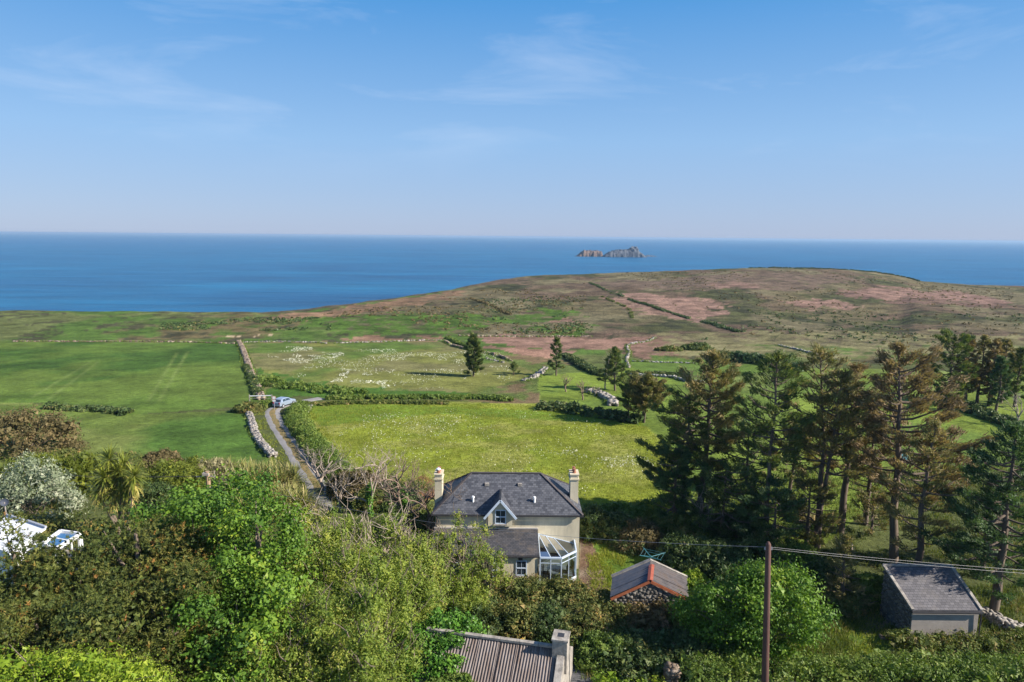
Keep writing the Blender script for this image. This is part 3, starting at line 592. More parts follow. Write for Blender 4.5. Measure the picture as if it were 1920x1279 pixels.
facestones(shed, so_, ((sx - 2.5, sf + .1, -.2), (sx + 2.5, sf + .1, -.2), (sx + 2.5, sf + .1, zel - .12), (sx - 2.5, sf + .1, zel - .12)), STONE, 5)
facestones(shed, so_, ((sx - 2.1, sf + .1, zel - .05), (sx + 2.1, sf + .1, zel - .05), (sx + .2, sf + .1, szr - .22), (sx - .2, sf + .1, szr - .22)), STONE, 6, name='gable_stones')

# mono-pitch stone outbuilding at the right
o0 = W(1708, 1197, Y=43); ob = empty('stone_outbuilding', (W(1775, 1190, Y=43).x, 43, 0), 'small stone outbuilding with a single-slope slate roof and a rendered front wall', 'outbuilding'); oo_ = ob.location.copy(); OB = lambda: HMB(oo_)
fl = W(1711, 1146, Y=43); fr_ = W(1841, 1143, Y=43); bl_ = W(1656, 1062, Y=46.2); br_ = W(1783, 1060, Y=46.2); fr_.z = fl.z; br_.z = bl_.z
gz0 = Tz(27, 43) - .6
OB().add([(fl.x + .08, 43.1, gz0), (fr_.x - .1, 43.1, gz0), (br_.x - .1, 46.15, gz0), (bl_.x + .08, 46.15, gz0), (fl.x + .08, 43.1, fl.z - .04), (fr_.x - .1, 43.1, fl.z - .04), (br_.x - .1, 46.15, bl_.z - .04), (bl_.x + .08, 46.15, bl_.z - .04)],
    [(0, 1, 5, 4), (1, 2, 6, 5), (2, 3, 7, 6), (3, 0, 4, 7), (4, 5, 6, 7), (3, 2, 1, 0)]).build('wall', GREYR, ob)
orf = OB().slab([fl, fr_, br_, bl_], (0, 0, .09)).build('roof', SLATESHED, ob); planar_uv(orf)
for a_, b_ in ((fl, bl_), (fr_, br_)):
    d_ = (b_ - a_); 
    for k in range(5): OB().bar(a_ + d_ * (k / 5) + Vector((0, 0, .13)), a_ + d_ * ((k + .97) / 5) + Vector((0, 0, .13 + .012 * (k % 2))), .2, .12).build('coping_stone', CONC, ob)
OB().bar(bl_ + Vector((0, 0, .12)), br_ + Vector((0, 0, .12)), .22, .1).build('ridge_tiles', CONC, ob)
OB().box(fl.x - .05, fr_.x + .05, 42.84, 42.98, fl.z - .1, fl.z - .01).build('gutter', DARKG, ob)
OB().tube([(fr_.x - .02, 42.95, fl.z - .08), (fr_.x - .02, 42.98, gz0 + .6)], .045).build('downpipe', DARKG, ob)
e0 = (bl_.x + .08, 46.15, gz0); e1 = (fl.x + .08, 43.1, gz0)
facestones(ob, oo_, (e0, e1, (fl.x + .08, 43.1, fl.z - .12), (bl_.x + .08, 46.15, bl_.z - .12)), STONE, 8, .26)
dd_ = Vector(e1) - Vector(e0); 
OB().slab([Vector(e0) + dd_ * .25 + Vector((-.07, 0, .5)), Vector(e0) + dd_ * .5 + Vector((-.07, 0, .5)), Vector(e0) + dd_ * .5 + Vector((-.07, 0, 2.4)), Vector(e0) + dd_ * .25 + Vector((-.07, 0, 2.4))], (.03, 0, 0)).build('door', plain('grey_door', (.05, .06, .07), (.08, .09, .1), .7, 4, .2), ob)

# roofless-looking cottage with rusty corrugated roof at the bottom edge
ra = W(868, 1192, Y=36.6); rb = W(1046, 1215, Y=35.4); rz = (ra.z + rb.z) / 2; ra.z = rb.z = rz
cot = empty('derelict_cottage', ((ra.x + rb.x) / 2, 34, 0), 'derelict cottage with rusty corrugated roof and concrete chimney beside the road', 'cottage'); co_ = cot.location.copy(); CO = lambda: HMB(co_)
RUST = plain('rusty_corrugated_sheet', (.3, .26, .24), rough=.8, scale=1.1, bump=.2, sc=(2.2, .6, .6), stops=[(.28, (.11, .075, .06)), (.45, (.17, .135, .12)), (.6, (.22, .19, .18)), (.75, (.15, .095, .07))])
ax = (rb - ra).normalized(); dn = Vector((ax.y, -ax.x, 0)).normalized() * 3.4 + Vector((0, 0, -2.15)); ra2 = ra - ax * 2.2; Lr = (rb - ra2).length; ns = 7
for k in range(ns):
    p0 = ra2.lerp(rb, k / ns) - ax * .03; p1 = ra2.lerp(rb, (k + 1) / ns) + ax * .04; lf = Vector((0, 0, .016 * (k % 2))); sp = ax * (.06 * math.sin(k * 2.3))
    corrugated(co_, 'roof_sheet', p0 + lf, p1 + lf, p0 + dn + sp + lf, p1 + dn + sp + lf, .17, .035, RUST, cot, 3)
    CO().bar(p0 + Vector((0, 0, .1)) + ax * .05, p1 + Vector((0, 0, .1)) - ax * .04, .26, .13).build('ridge_stone', CONC, cot)
dn2 = Vector((-dn.x, -dn.y, dn.z)); CO().slab([ra2, rb, rb + dn2, ra2 + dn2], (0, 0, .05)).build('rear_roof', RUST, cot)
w0 = rb + ax * .02; gw = ax * .42
pz = rz + .2
CO().add([w0 + dn * 1.04 + Vector((0, 0, .2)), w0 + Vector((0, 0, .22)), w0 + dn2 * 1.04 + Vector((0, 0, .2)), (w0 + dn2 * 1.04).xy.to_3d() + Vector((0, 0, -.5)), (w0 + dn * 1.04).xy.to_3d() + Vector((0, 0, -.5))] +
    [w0 + gw + dn * 1.04 + Vector((0, 0, .2)), w0 + gw + Vector((0, 0, .22)), w0 + gw + dn2 * 1.04 + Vector((0, 0, .2)), (w0 + gw + dn2 * 1.04).xy.to_3d() + Vector((0, 0, -.5)), (w0 + gw + dn * 1.04).xy.to_3d() + Vector((0, 0, -.5))],
    [(0, 1, 2, 3, 4), (9, 8, 7, 6, 5), (0, 5, 6, 1), (1, 6, 7, 2), (2, 7, 8, 3), (4, 9, 5, 0)]).build('gable_wall', CONC, cot, bevel=.015)
cb = w0 + gw * .35; dq = dn.xy.to_3d().normalized()
mm_ = Matrix.Translation(cb) @ Matrix(((ax.x, dq.x, 0, 0), (ax.y, dq.y, 0, 0), (0, 0, 1, 0), (0, 0, 0, 1)))
chm = CO(); chm.box(-.42, .42, -.48, .48, -1.2, .72, mm_); chm.box(-.47, .47, -.53, .53, .72, .84, mm_); chw = chm.build('chimney', CONC, cot, bevel=.012)
CO().box(-.18, .18, -.2, .2, .845, .85, mm_).build('flue', DARKG, chw)
CO().slab([(ra2 + dn * .96).xy.to_3d() + Vector((0, 0, -.5)), (rb + dn * .96).xy.to_3d() + Vector((0, 0, -.5)), (rb + dn2 * .96).xy.to_3d() + Vector((0, 0, -.5)), (ra2 + dn2 * .96).xy.to_3d() + Vector((0, 0, -.5))], (0, 0, rz - 1.8)).build('wall', STONE, cot)

# ruined gate pillar by the road
gp = W(1259, 1279, Y=37.6); gb = empty('stone_gate_pillar', (gp.x, 37.6, Tz(gp.x, 37.6)), 'crumbling stone gate pillar beside the road at the bottom edge', 'gate pillar')
pt = W(1258, 1249, Y=37.6).z - gb.location.z; rng = np.random.default_rng(3)
pts = []; zc_ = 0
while zc_ < pt - .1:
    for a_ in range(3):
        for b_ in range(3): pts.append(((a_ - 1) * .26 + rng.uniform(-.05, .05) + .02 * math.sin(zc_ * 9), (b_ - 1) * .24 + rng.uniform(-.05, .05), zc_))
    zc_ += .15
pts += [(.42, 0, pt - .5), (.4, .1, pt - .7), (-.15, 0, pt), (-.2, .1, pt + .08), (.05, 0, pt + .02)]
v_, f_, r_ = lumpy_stones(rng, np.array(pts), .3, .6); tag(link('pillar_stones', npmesh('pillar_stones', v_, f_, var=r_), BROWNW, gb), kind='stuff')

# ------------------------------------------------------------------ poles and wires
POLE = plain('tarred_pole_wood', (.075, .035, .03), (.13, .065, .05), .8, 3, .5, .02, sc=(1, 1, .15))
yp = 34.5; tp = W(1441, 1016, Y=yp); bp_ = W(1434, 1290, Y=yp)
pole = empty('utility_pole', (bp_.x, yp, bp_.z - 2.5), 'tall dark wooden utility pole standing in front of the bright green bush', 'utility pole'); po = pole.location.copy()
HMB(po).tube([(bp_.x, yp, bp_.z - 2.5), bp_, bp_.lerp(tp, .5), tp - Vector((0, 0, .15)), tp], [.215, .2, .17, .14, .06], 12).build('shaft', POLE, pole, True)
ins = HMB(po)
for s in (-1, 1): ins.tube([tp + Vector((s * .17, -.02, -.42)), tp + Vector((s * .17, -.02, -.28))], [.05, .035], 8)
ins.bar(tp + Vector((-.2, -.02, -.44)), tp + Vector((.2, -.02, -.44)), .03); ins.build('insulator_bracket', plain('grey_metal', (.3, .3, .32), (.4, .4, .42), .5, 3, 0, metal=.6), pole)
yq = 66; tq = W(389, 884, Y=yq)
pole2 = empty('utility_pole', (tq.x, yq, Tz(tq.x, yq)), 'weathered pole top rising from the bright green trees at the left', 'utility pole'); pq = pole2.location.copy()
WPOLE = plain('pale_brown_pole_wood', (.3, .2, .12), (.4, .28, .18), .85, 3, .4, sc=(1, 1, .2))  # paler brown wood than the tall pole
HMB(pq).tube([(tq.x, yq, pq.z - .3), tq - Vector((0, 0, 2)), tq], [.25, .24, .22], 10).build('shaft', WPOLE, pole2)
HMB(pq).box(tq.x - .5, tq.x + .75, yq - .1, yq - .02, tq.z - .55, tq.z - .45).tube([(tq.x + .72, yq - .06, tq.z - .9), (tq.x + .72, yq - .06, tq.z + .1)], .03, 6).build('cross_arm', GREYR, pole2)
HMB(pq).box(tq.x - .42, tq.x + .2, yq - .3, yq + .1, tq.z - .35, tq.z - .1).tube([(tq.x - 1.1, yq - .1, tq.z - .55), (tq.x - .4, yq - .1, tq.z - .5)], .05, 6).build('insulator', GREYR, pole2)
WIRE = plain('pale_wire', (.2, .2, .22), (.26, .26, .28), .4, 2, 0); WIRED = plain('dark_wire', (.03, .03, .035), (.04, .04, .045), .6, 2, 0)
def wire(a, b, sag, label, r=.018, mat=WIRE, grp='overhead wires'):
    a = Vector(a); b = Vector(b); pts = [a.lerp(b, k / 24) - Vector((0, 0, sag * 4 * (k / 24) * (1 - k / 24))) for k in range(25)]
    return tag(HMB(a).tube(pts, r, 5).build('overhead_wire', mat), label, 'wire', grp)
def setloc(o, a): o.location = Vector(a); return o
ta = tp + Vector((-.17, 0, -.3)); tb_ = tp + Vector((.17, 0, -.3))
wend = W(1100, 1026, Y=yw0 - .1)
setloc(wire(ta, tq + Vector((0, 0, -.3)), 1.5, 'pale wire from the tall dark pole across the farmhouse to the left pole', .011), ta)
for a_, y_ in ((1069, 0), (1075, 1)): 
    q_ = W(2250, 1086 + 8 * y_, Y=38); st_ = tb_ + Vector((0, 0, -.1 * y_)); setloc(wire(st_, q_, .25, ('upper' if not y_ else 'lower') + ' of the two wires running right from the tall dark pole', .0065), st_)
q_ = W(-150, 872, Y=66); st_ = tq + Vector((-.9, 0, -.5)); setloc(wire(st_, q_, .5, 'dark wire running left from the weathered pole past the cabbage palm', .03, WIRED), st_)
q_ = W(1250, 1014, Y=70)

# ------------------------------------------------------------------ white house half hidden at the left
hy = 52; hA = W(16, 966, Y=hy); hB = W(90, 994, Y=hy - 4.5)
wh = empty('white_house', (hA.x, hy, 0), 'white flat-roofed house mostly hidden behind the dark pines at the left edge', 'house'); wo_ = wh.location.copy(); WH = lambda: HMB(wo_)
RM = plain('white_roof_sheet', (.78, .8, .84), (.84, .85, .88), .35, 2, 0); GREYE = plain('grey_roof_edge', (.28, .3, .36), (.34, .36, .42), .6, 3, 0)
pA = W(14, 967, Y=51); zz = pA.z
def roofpt(px, py): return W(px, py, z=zz)
q1, q2 = roofpt(14, 967), roofpt(44, 977); q3, q4 = roofpt(51, 978), roofpt(86, 990)
for a_, b_ in ((q1, q2), (q3, q4)):
    d_ = (b_ - a_).normalized(); n_ = Vector((d_.y, -d_.x, 0)) * 2.6
    WH().slab([a_, b_, b_ + n_ + Vector((0, 0, -.9)), a_ + n_ + Vector((0, 0, -.9))], (0, 0, -.12)).build('roof_panel', RM, wh); WH().bar(a_ + Vector((0, 0, .06)), b_ + Vector((0, 0, .06)), .16, .16).build('roof_edge', GREYE, wh)
d_ = (q4 - q1).normalized(); n_ = Vector((d_.y, -d_.x, 0))
WH().slab([q1 - d_ * 4 + n_ * 2.4 - Vector((0, 0, 1.2)), q4 + n_ * 2.4 - Vector((0, 0, 1.2)), q4 + n_ * .1 - Vector((0, 0, 1.2)), q1 - d_ * 4 + n_ * .1 - Vector((0, 0, 1.2))], (0, 0, -4)).build('wall', WHITE, wh)
zc2 = W(126, 1010, Y=48).z
cp = [W(x_, y_, z=zc2) for x_, y_ in ((112, 997), (151, 1002), (101, 1029))]
c4 = W(108, 998, z=zc2); cpts = [W(113, 996.5, z=zc2), W(151.5, 1002, z=zc2), W(102, 1031, z=zc2), W(80, 1020, z=zc2)]
cf = WH()
for a_, b_ in ((cpts[0], cpts[1]), (cpts[1], cpts[2]), (cpts[2], cpts[3]), (cpts[3], cpts[0])): cf.bar(a_, b_, .14, .3)
mid_a = cpts[0].lerp(cpts[3], .5); mid_b = cpts[1].lerp(cpts[2], .45); cf.bar(mid_a, mid_b, .09, .12)
for k in (0, .08, .4, .97): q_ = cpts[1].lerp(cpts[2], k); cf.bar(q_, (q_.x, q_.y, 0), .14)
cfo = cf.build('sunroom_frame', WHITE, wh)
WH().add([v + Vector((0, 0, .03)) for v in cpts], [(0, 1, 2, 3)]).build('roof_pane', glassmat('sunroom_glass', (.4, .45, .5), .5, .2), cfo)
WH().slab([cpts[1].xy.to_3d() - Vector((0, 0, .3)), cpts[2].xy.to_3d() - Vector((0, 0, .3)), cpts[3].xy.to_3d() - Vector((0, 0, .3)), cpts[0].xy.to_3d() - Vector((0, 0, .3))], (0, 0, zc2 - .9)).build('sunroom_base', GREYR, wh)
dish = empty('satellite_dish', W(8, 942, Y=51), 'dark round satellite dish above the white house roof at the left edge', 'satellite dish')
import bmesh
bm = bmesh.new(); bmesh.ops.create_uvsphere(bm, u_segments=20, v_segments=12, radius=.36)
for v in list(bm.verts):
    if v.co.z > -.12: bm.verts.remove(v)
for v in bm.verts: v.co.z += .3
me = bpy.data.meshes.new('reflector'); bm.to_mesh(me); bm.free(); r_o = link('reflector', me, plain('dish_grey', (.035, .045, .07), (.05, .06, .09), .7, 3, 0), dish, True); r_o.rotation_euler = (math.radians(70), 0, math.radians(40)); r_o.scale = (.95, .95, .8)
MB().bar((0, 0, 0), (0, .1, -1.6), .06).build('mast', GREYR, dish)

# ------------------------------------------------------------------ rotary clothes line on the lawn
cl = G(1219, 1075); cz = W(1219, 1044, Y=cl.y).z - cl.z
rc = empty('rotary_clothes_line', cl, 'teal rotary clothes line standing on the lawn behind the tin-roofed shed', 'clothes line')
TEAL = plain('teal_paint', (.05, .2, .24), (.08, .28, .32), .5, 3, 0)
MB().tube([(0, 0, -.1), (0, 0, cz + .1)], .035, 6).build('post', TEAL, rc)
for k, ex in enumerate(((-1, .1, .1), (.75, -.75, .1), (1.4, .45, .28), (-.5, .95, .6))): MB().tube([(0, 0, cz), (ex[0] * .9, ex[1] * .9, cz + ex[2] * .6)], .028, 5).build('arm', TEAL, rc)
ln = MB(); pr_ = [(-1, .1, .1), (.75, -.75, .1), (1.4, .45, .28), (-.5, .95, .6)]
for f_ in (.55, .85):
    for k in range(4): a_, b_ = pr_[k], pr_[(k + 1) % 4]; ln.tube([(a_[0] * f_, a_[1] * f_, cz + a_[2] * f_ * .6), (b_[0] * f_, b_[1] * f_, cz + b_[2] * f_ * .6)], .008, 4)
ln.build('line', TEAL, rc)

# ------------------------------------------------------------------ the parked car, sign and gate at the bend
ca = G(530, 764); ca.z += .09; L_ = 4.1
ang = math.atan2(G(556, 757).y - G(515, 768).y, G(556, 757).x - G(515, 768).x)
car = empty('parked_car', ca + Vector((0, .9, 0)), 'silver blue hatchback parked at the bend of the lane', 'car', rz=ang)
BL = plain('silver_blue_car_paint', (.34, .42, .55), (.38, .46, .6), .28, 1, 0, metal=.35); TY = plain('tyre_rubber', (.02, .02, .02), (.03, .03, .03), .9, 3, 0); CG = plain('car_glass', (.03, .05, .07), (.04, .06, .08), .05, 1, 0)
prof = [(-1.98, .32), (-2.02, .62), (-1.95, .95), (-1.72, 1.02), (-1.45, 1.38), (-1.1, 1.5), (-.1, 1.52), (.35, 1.42), (1.0, 1.0), (1.6, .9), (2.0, .72), (2.05, .4), (1.95, .28)]
def carbody():
    vs = []; n = len(prof); ws = [.8, .88]; 
    for s, wd in ((-1, None), (-1, 1), (1, 1), (1, None)):
        for (px_, pz_) in prof:
            half = .86 - .2 * max(0, (pz_ - .95)) / .55 - .05 * (abs(px_) > 1.85); half = half - (.08 if wd is None else 0) if False else half
            vs.append((px_, s * (half if wd else half + .0), pz_))
    base = []
    for s in (-1, 1):
        for (px_, pz_) in prof:
            half = .86 - .22 * max(0, (pz_ - .95)) / .55 - .06 * (abs(px_) > 1.85); base.append((px_, s * half, pz_))
    f = [tuple(range(n)), tuple(range(2 * n - 1, n - 1, -1))] + [(i, i + n, (i + 1) % n + n, (i + 1) % n) for i in range(n)]
    return base, f
v_, f_ = carbody(); MB().add(v_, f_).build('body', BL, car, bevel=.04)
for s in (-1, 1):
    for q in (((-1.3, 1.02), (-1.2, 1.38), (-.55, 1.42), (-.55, 1.02)), ((-.48, 1.02), (-.48, 1.42), (.25, 1.36), (.72, 1.02))):
        MB().slab([(a_, s * (.865 - .22 * (z_ - .95) / .55), z_) for a_, z_ in q], (0, s * .012, 0)).build('side_window', CG, car)
MB().slab([(-1.76, -.6, 1.06), (-1.76, .6, 1.06), (-1.5, .55, 1.36), (-1.5, -.55, 1.36)], (-.04, 0, .02)).build('rear_window', CG, car)
MB().slab([(.96, -.66, 1.05), (.96, .66, 1.05), (.42, .58, 1.41), (.42, -.58, 1.41)], (.03, 0, .03)).build('windscreen', CG, car)
for s in (-1, 1):
    MB().box(-2.03, -1.93, s * .62 - .12, s * .62 + .12, .72, .98).build('tail_light', plain('red_lens' , (.35, .02, .02), (.4, .03, .03), .3, 1, 0), car)
    for xx in (-1.25, 1.3):
        wl = MB().tube([(xx, s * .68, .31), (xx, s * .88, .31)], .31, 14).build('wheel', TY, car); MB().tube([(xx, s * .881, .31), (xx, s * .895, .31)], .19, 10).build('rim', GREYE, wl)
sg = G(515, 770); sgn = empty('road_sign', sg, 'small round road sign on a thin pole beside the parked car', 'sign'); hz_ = W(515, 746, Y=sg.y).z - sg.z
MB().tube([(0, 0, -.2), (0, 0, hz_ + .3)], .035, 6).build('post', GREYE, sgn)
MB().tube([(0, -.05, hz_), (0, -.08, hz_)], .33, 16).build('disc', plain('faded_red_sign', (.55, .28, .26), (.6, .32, .3), .5, 2, 0), sgn)
MB().tube([(0, -.081, hz_), (0, -.085, hz_)], .24, 16).build('face', WHITE, sgn); MB().box(-.24, .24, -.08, -.05, hz_ - .62, hz_ - .38).build('plate', WHITE, sgn)
ga, gb2 = G(468, 753), G(510, 753); gt = empty('bar_gate', ga, 'white bar gate across the field entrance left of the road sign', 'gate'); dg = gb2 - ga
MB().bar((0, 0, 1.0), dg + Vector((0, 0, 1.1)), .1, .14).build('top_bar', WHITE, gt); MB().bar((0, 0, .55), dg + Vector((0, 0, .6)), .05).build('lower_bar', CONC, gt)
for k in (0, 1): MB().bar(dg * k + Vector((0, 0, -.2)), dg * k + Vector((0, 0, 1.25)), .14).build('gate_post', CONC, gt)

# ------------------------------------------------------------------ dry stone walls
def drywall(pxpts, h, wd, sz, mat, label, seed, gap=None, name='dry_stone_wall', dens=1.0, grass=True, uneven=.4):
    pts = [G(*p) for p in pxpts]; h = h * (.62 if pts[0].y > 100 else .8); wd = wd * .8; sz = sz * .85; rng = np.random.default_rng(seed); org = pts[0].copy(); out = []
    for a_, b_ in zip(pts[:-1], pts[1:]):
        L = (b_ - a_).xy.length; n = max(1, int(L / (sz * .85))); d_ = ((b_ - a_).xy / max(L, .01)); nr = Vector((-d_.y, d_.x))
        for i in range(n):
            f_ = (i + .5) / n; c = a_.xy.lerp(b_.xy, f_); hh = h * (1 - uneven * float(vnoise(np.array([c.x / 3]), np.array([c.y / 3]), seed)[0]))
            layers = max(1, int(hh / (sz * .55))); across = max(1, int(round(wd / sz * dens)))
            for l_ in range(layers):
                for q in range(across):
                    if across > 2 and 0 < q < across - 1 and l_ < layers - 1: continue
                    o_ = (q - (across - 1) / 2) * wd / max(across, 1) * (1 - .25 * l_ / layers) + rng.uniform(-.2, .2) * sz; e_ = rng.uniform(-.3, .3) * sz
                    X_ = c.x + nr.x * o_ + d_.x * e_; Y_ = c.y + nr.y * o_ + d_.y * e_; out.append((X_, Y_, (l_ + .3) * sz * .55 + rng.uniform(-.06, .06) * sz))
    out = np.array(out); out[:, 2] += T(out[:, 0], out[:, 1]); v_, f_, r_ = lumpy_stones(rng, out - np.array(org), sz, .75)
    e = empty(name, org, label, 'wall'); tag(link('wall_stones', npmesh('wall_stones', v_, f_, var=r_), mat, e), kind='stuff'); FRINGE.append((e, pts, wd, seed)); return e
FRINGE = []
drywall([(467,778),(473,795),(477,812),(486,827),(497,842),(512,858)], 1.1, 1.25, .42, PALE, 'white lichened dry stone wall along the left side of the lane', 1)
drywall([(26,641),(120,641),(250,641),(350,642),(440,645)], 1.1, .8, .7, BROWNW, 'long low stone wall along the far edge of the left green field', 2, uneven=.6)
drywall([(447,641),(455,655),(463,680),(473,710),(485,735),(490,750)], 1.3, 1.6, .6, BROWNW, 'broad brown stone and earth wall between the left field and the flower meadow', 3)
drywall([(455,643),(520,641),(600,643),(612,645)], 1.0, 1.1, .7, PALE, 'short pale wall at the far left corner of the flower meadow', 4, uneven=.5)
drywall([(625,644),(700,642),(760,640),(828,638)], 1.0, 1.0, .7, PALE, 'pale straight wall along the far edge of the flower meadow', 5, uneven=.5)
drywall([(832,640),(850,650),(880,657),(915,662),(938,670),(960,678)], 1.4, 1.0, .7, BROWNW, 'wall running diagonally down from the corner of the flower meadow past the dark tree', 6)
drywall([(980,715),(1005,707),(1015,698),(1024,690)], 1.0, 1.6, .6, PALE, 'pale broken wall left of the slender tree in mid field', 7)
drywall([(910,672),(945,680)], .5, .8, .5, PALE, 'low row of pale stones in the grass below the diagonal wall', 8)
drywall([(1228,633),(1215,641),(1200,643),(1178,647),(1175,652),(1180,662),(1174,676),(1180,690)], 1.2, .8, .7, PALE, 'crooked pale wall winding down through the heath to the green fields', 9)
drywall([(860,630),(960,632),(1040,632),(1110,632)], .9, 1.2, .9, BROWNW, 'thin pale wall along the top of the pink heather strip', 10, uneven=.6)
drywall([(1185,678),(1240,680),(1300,682)], .8, .8, .6, GREYW, 'grey wall between two narrow green fields right of the pointed tree', 11, uneven=.5)
drywall([(1183,705),(1220,706),(1262,709),(1290,717),(1320,719)], 1.5, .9, .6, GREYW, 'grey stone wall behind the rounded tree', 12)
drywall([(1458,648),(1485,654),(1510,660),(1535,667)], 1.1, 1.3, .9, PALE, 'short pale wall slanting across the straw coloured heath', 13)
drywall([(1100,735),(1125,740),(1148,752),(1150,762)], 1.6, 2.2, .7, PALE, 'heap of pale rubble stones behind the bare tree stumps', 14, name='stone_heap')
drywall([(1780,762),(1840,772),(1880,790),(1920,798)], 1.4, 1.4, .6, GREYW, 'grey wall below the far stand of trees at the right', 15)
drywall([(583,757),(577,766),(572,775)], .7, 1.6, .45, PALE, 'small heap of white stones on the hedge bank by the lane bend', 16, name='stone_heap')
drywall([(1840,1150),(1860,1165),(1885,1180),(1915,1190)], 1.0, 1.3, .35, PALE, 'tumbled pale wall to the right of the stone outbuilding', 17)
drywall([(1180,1215),(1215,1212)], 1.5, 1.6, .35, GREYW, 'shaded stump of stone wall below the tin-roofed shed', 18)
drywall([(1240,1205),(1262,1206)], 1.3, 1.2, .35, GREYW, 'second ruined wall stub between the shed and the bright green bush', 19)
drywall([(1650,1196),(1690,1201),(1712,1205)], .35, .5, .28, BROWNW, 'low edging of stones at the foot of the outbuilding wall', 20)
drywall([(1020,1104),(1060,1108),(1095,1101)], .45, .8, .35, GREYW, 'low stone edging in front of the conservatory', 21)

# ------------------------------------------------------------------ sea stacks
def rockisle(name, px0, px1, pyb, peaks, mat, label, seed, depth=60):
    a_ = W(px0, pyb, z=SEA_Z); b_ = W(px1, pyb, z=SEA_Z); rng = np.random.default_rng(seed); L = b_.x - a_.x; nx_ = 90; ny_ = 24
    u = np.linspace(0, 1, nx_); v = np.linspace(0, 1, ny_); U_, V_ = np.meshgrid(u, v); X_ = a_.x + U_ * L; Y_ = a_.y + V_ * depth
    prof_ = np.interp(U_, [p[0] for p in peaks], [p[1] for p in peaks]); env = np.sin(np.clip(V_, 0, 1) * math.pi) ** .35
    cr = fbm(X_ / 14, Y_ / 16, seed, 5); cr2 = fbm(X_ / 5, Y_ / 7, seed + 5, 4)
    Z_ = SEA_Z - 1.5 + prof_ * env * (.72 + .5 * cr) * (.88 + .22 * cr2); Y2 = Y_ + (fbm(X_ / 9, Z_ / 6, seed + 9) - .5) * 14
    i_, j_ = np.meshgrid(np.arange(ny_ - 1), np.arange(nx_ - 1), indexing='ij'); k_ = (i_ * nx_ + j_).ravel()
    Vv = np.stack([X_.ravel() - a_.x, Y2.ravel() - a_.y, Z_.ravel() - SEA_Z], 1); e = empty(name, (a_.x, a_.y, SEA_Z), label, 'sea stack')
    link('rock', npmesh('rock', Vv, np.stack([k_, k_ + 1, k_ + nx_ + 1, k_ + nx_], 1)), mat, e); return e
R1 = plain('sunlit_ochre_rock', (.3, .2, .14), rough=.95, scale=.06, bump=.6, dist=2, stops=[(.35, (.07, .07, .08)), (.5, (.14, .1, .085)), (.7, (.2, .14, .11))])  # sunlit tan and some blue-grey distance haze put into the rock colour
R2 = plain('hazed_blue_grey_rock', (.1, .11, .13), rough=.95, scale=.06, bump=.6, dist=2, stops=[(.35, (.06, .075, .1)), (.6, (.09, .105, .135)), (.75, (.12, .125, .14))])  # blue-grey of distance haze put into the rock colour
rockisle('sea_stack', 1076, 1131, 481, [(0, 0), (.12, 4), (.25, 17), (.35, 26), (.5, 22), (.62, 24), (.8, 24), (.93, 20), (1, 2)], R1, 'ochre rocky islet, left one of the pair far out at sea', 4)
rockisle('sea_stack', 1131, 1212, 482, [(0, 1), (.07, 12), (.15, 19), (.3, 25), (.45, 27), (.58, 28), (.66, 37), (.77, 36), (.8, 22), (.87, 16), (.93, 6), (1, 1)], R2, 'taller blue grey rocky islet with a square summit far out at sea', 9)
rockisle('sea_stack', 1205, 1236, 481, [(0, 2), (.3, 6), (.6, 5), (1, .5)], R2, 'low skerry just right of the taller islet far out at sea', 14, 30)
# ------------------------------------------------------------------ vegetation generators
def unit(v): return v / np.maximum(np.linalg.norm(v, axis=-1, keepdims=True), 1e-9)
QUAD = [False]
def leaf_quads(P, N, size, asp, rng, var, along=None):
    """one rhombus leaf per point; along = long direction (else random in the leaf plane)"""
    n = len(P); r_ = along if along is not None else rng.normal(size=(n, 3)); B_ = unit(np.cross(N, r_)); T_ = unit(np.cross(B_, N)) if along is None else unit(along)
    if along is not None: B_ = unit(np.cross(T_, N))
    s = np.broadcast_to(size, (n,))[:, None]; h = T_ * s * .5; w_ = B_ * s * asp * .5; dr = unit(N) * s * .1
    if not QUAD[0]:
        V_ = np.stack([P - h * .7 + w_ * 1.15, P + h * 1.3 + dr, P - h * .7 - w_ * 1.15], 1).reshape(-1, 3); return V_, np.arange(3 * n).reshape(n, 3), np.repeat(var, 3)
    V_ = np.stack([P - h, P + w_ + dr, P + h, P - w_ + dr], 1).reshape(-1, 3); return V_, np.arange(4 * n).reshape(n, 4), np.repeat(var, 4)
def clump_pts(Cc, Rr, n, rng, flat=.8, up=.35, shell=.45):
    """n leaf points in every clump, denser to its outside"""
    m = len(Cc); d = unit(rng.normal(size=(m, n, 3))); rad = Rr[:, None, None] * rng.uniform(0, 1, (m, n, 1)) ** shell
    P_ = Cc[:, None] + d * rad * np.array([1, 1, flat]); N_ = d * .7 + np.array([0, 0, up]) + rng.normal(size=(m, n, 3)) * .45
    return P_.reshape(-1, 3), unit(N_.reshape(-1, 3))
def hearts(Cc, Rr, rng, var, k=.72, flat=.8, m=60, sz=.22):
    """larger inner leaves and twigs in every clump, so that clumps are dense and shade each other"""
    n = len(Cc); d = unit(rng.normal(size=(n, m, 3))); P_ = (Cc[:, None] + d * Rr[:, None, None] * k * rng.uniform(.35, 1, (n, m, 1)) * [1, 1, flat]).reshape(-1, 3); N_ = unit(d.reshape(-1, 3) + rng.normal(size=P_.shape) * .5)
    q = QUAD[0]; QUAD[0] = False; r_ = leaf_quads(P_, N_, np.repeat(Rr, m) * sz * rng.uniform(.6, 1.3, n * m), .7, rng, np.clip(np.repeat(var, m) + rng.normal(0, .14, n * m), 0, 1)); QUAD[0] = q; return r_
def tri(l): return l if l[1].shape[1] == 3 else (l[0], np.concatenate([l[1][:, :3], l[1][:, [0, 2, 3]]]), l[2])
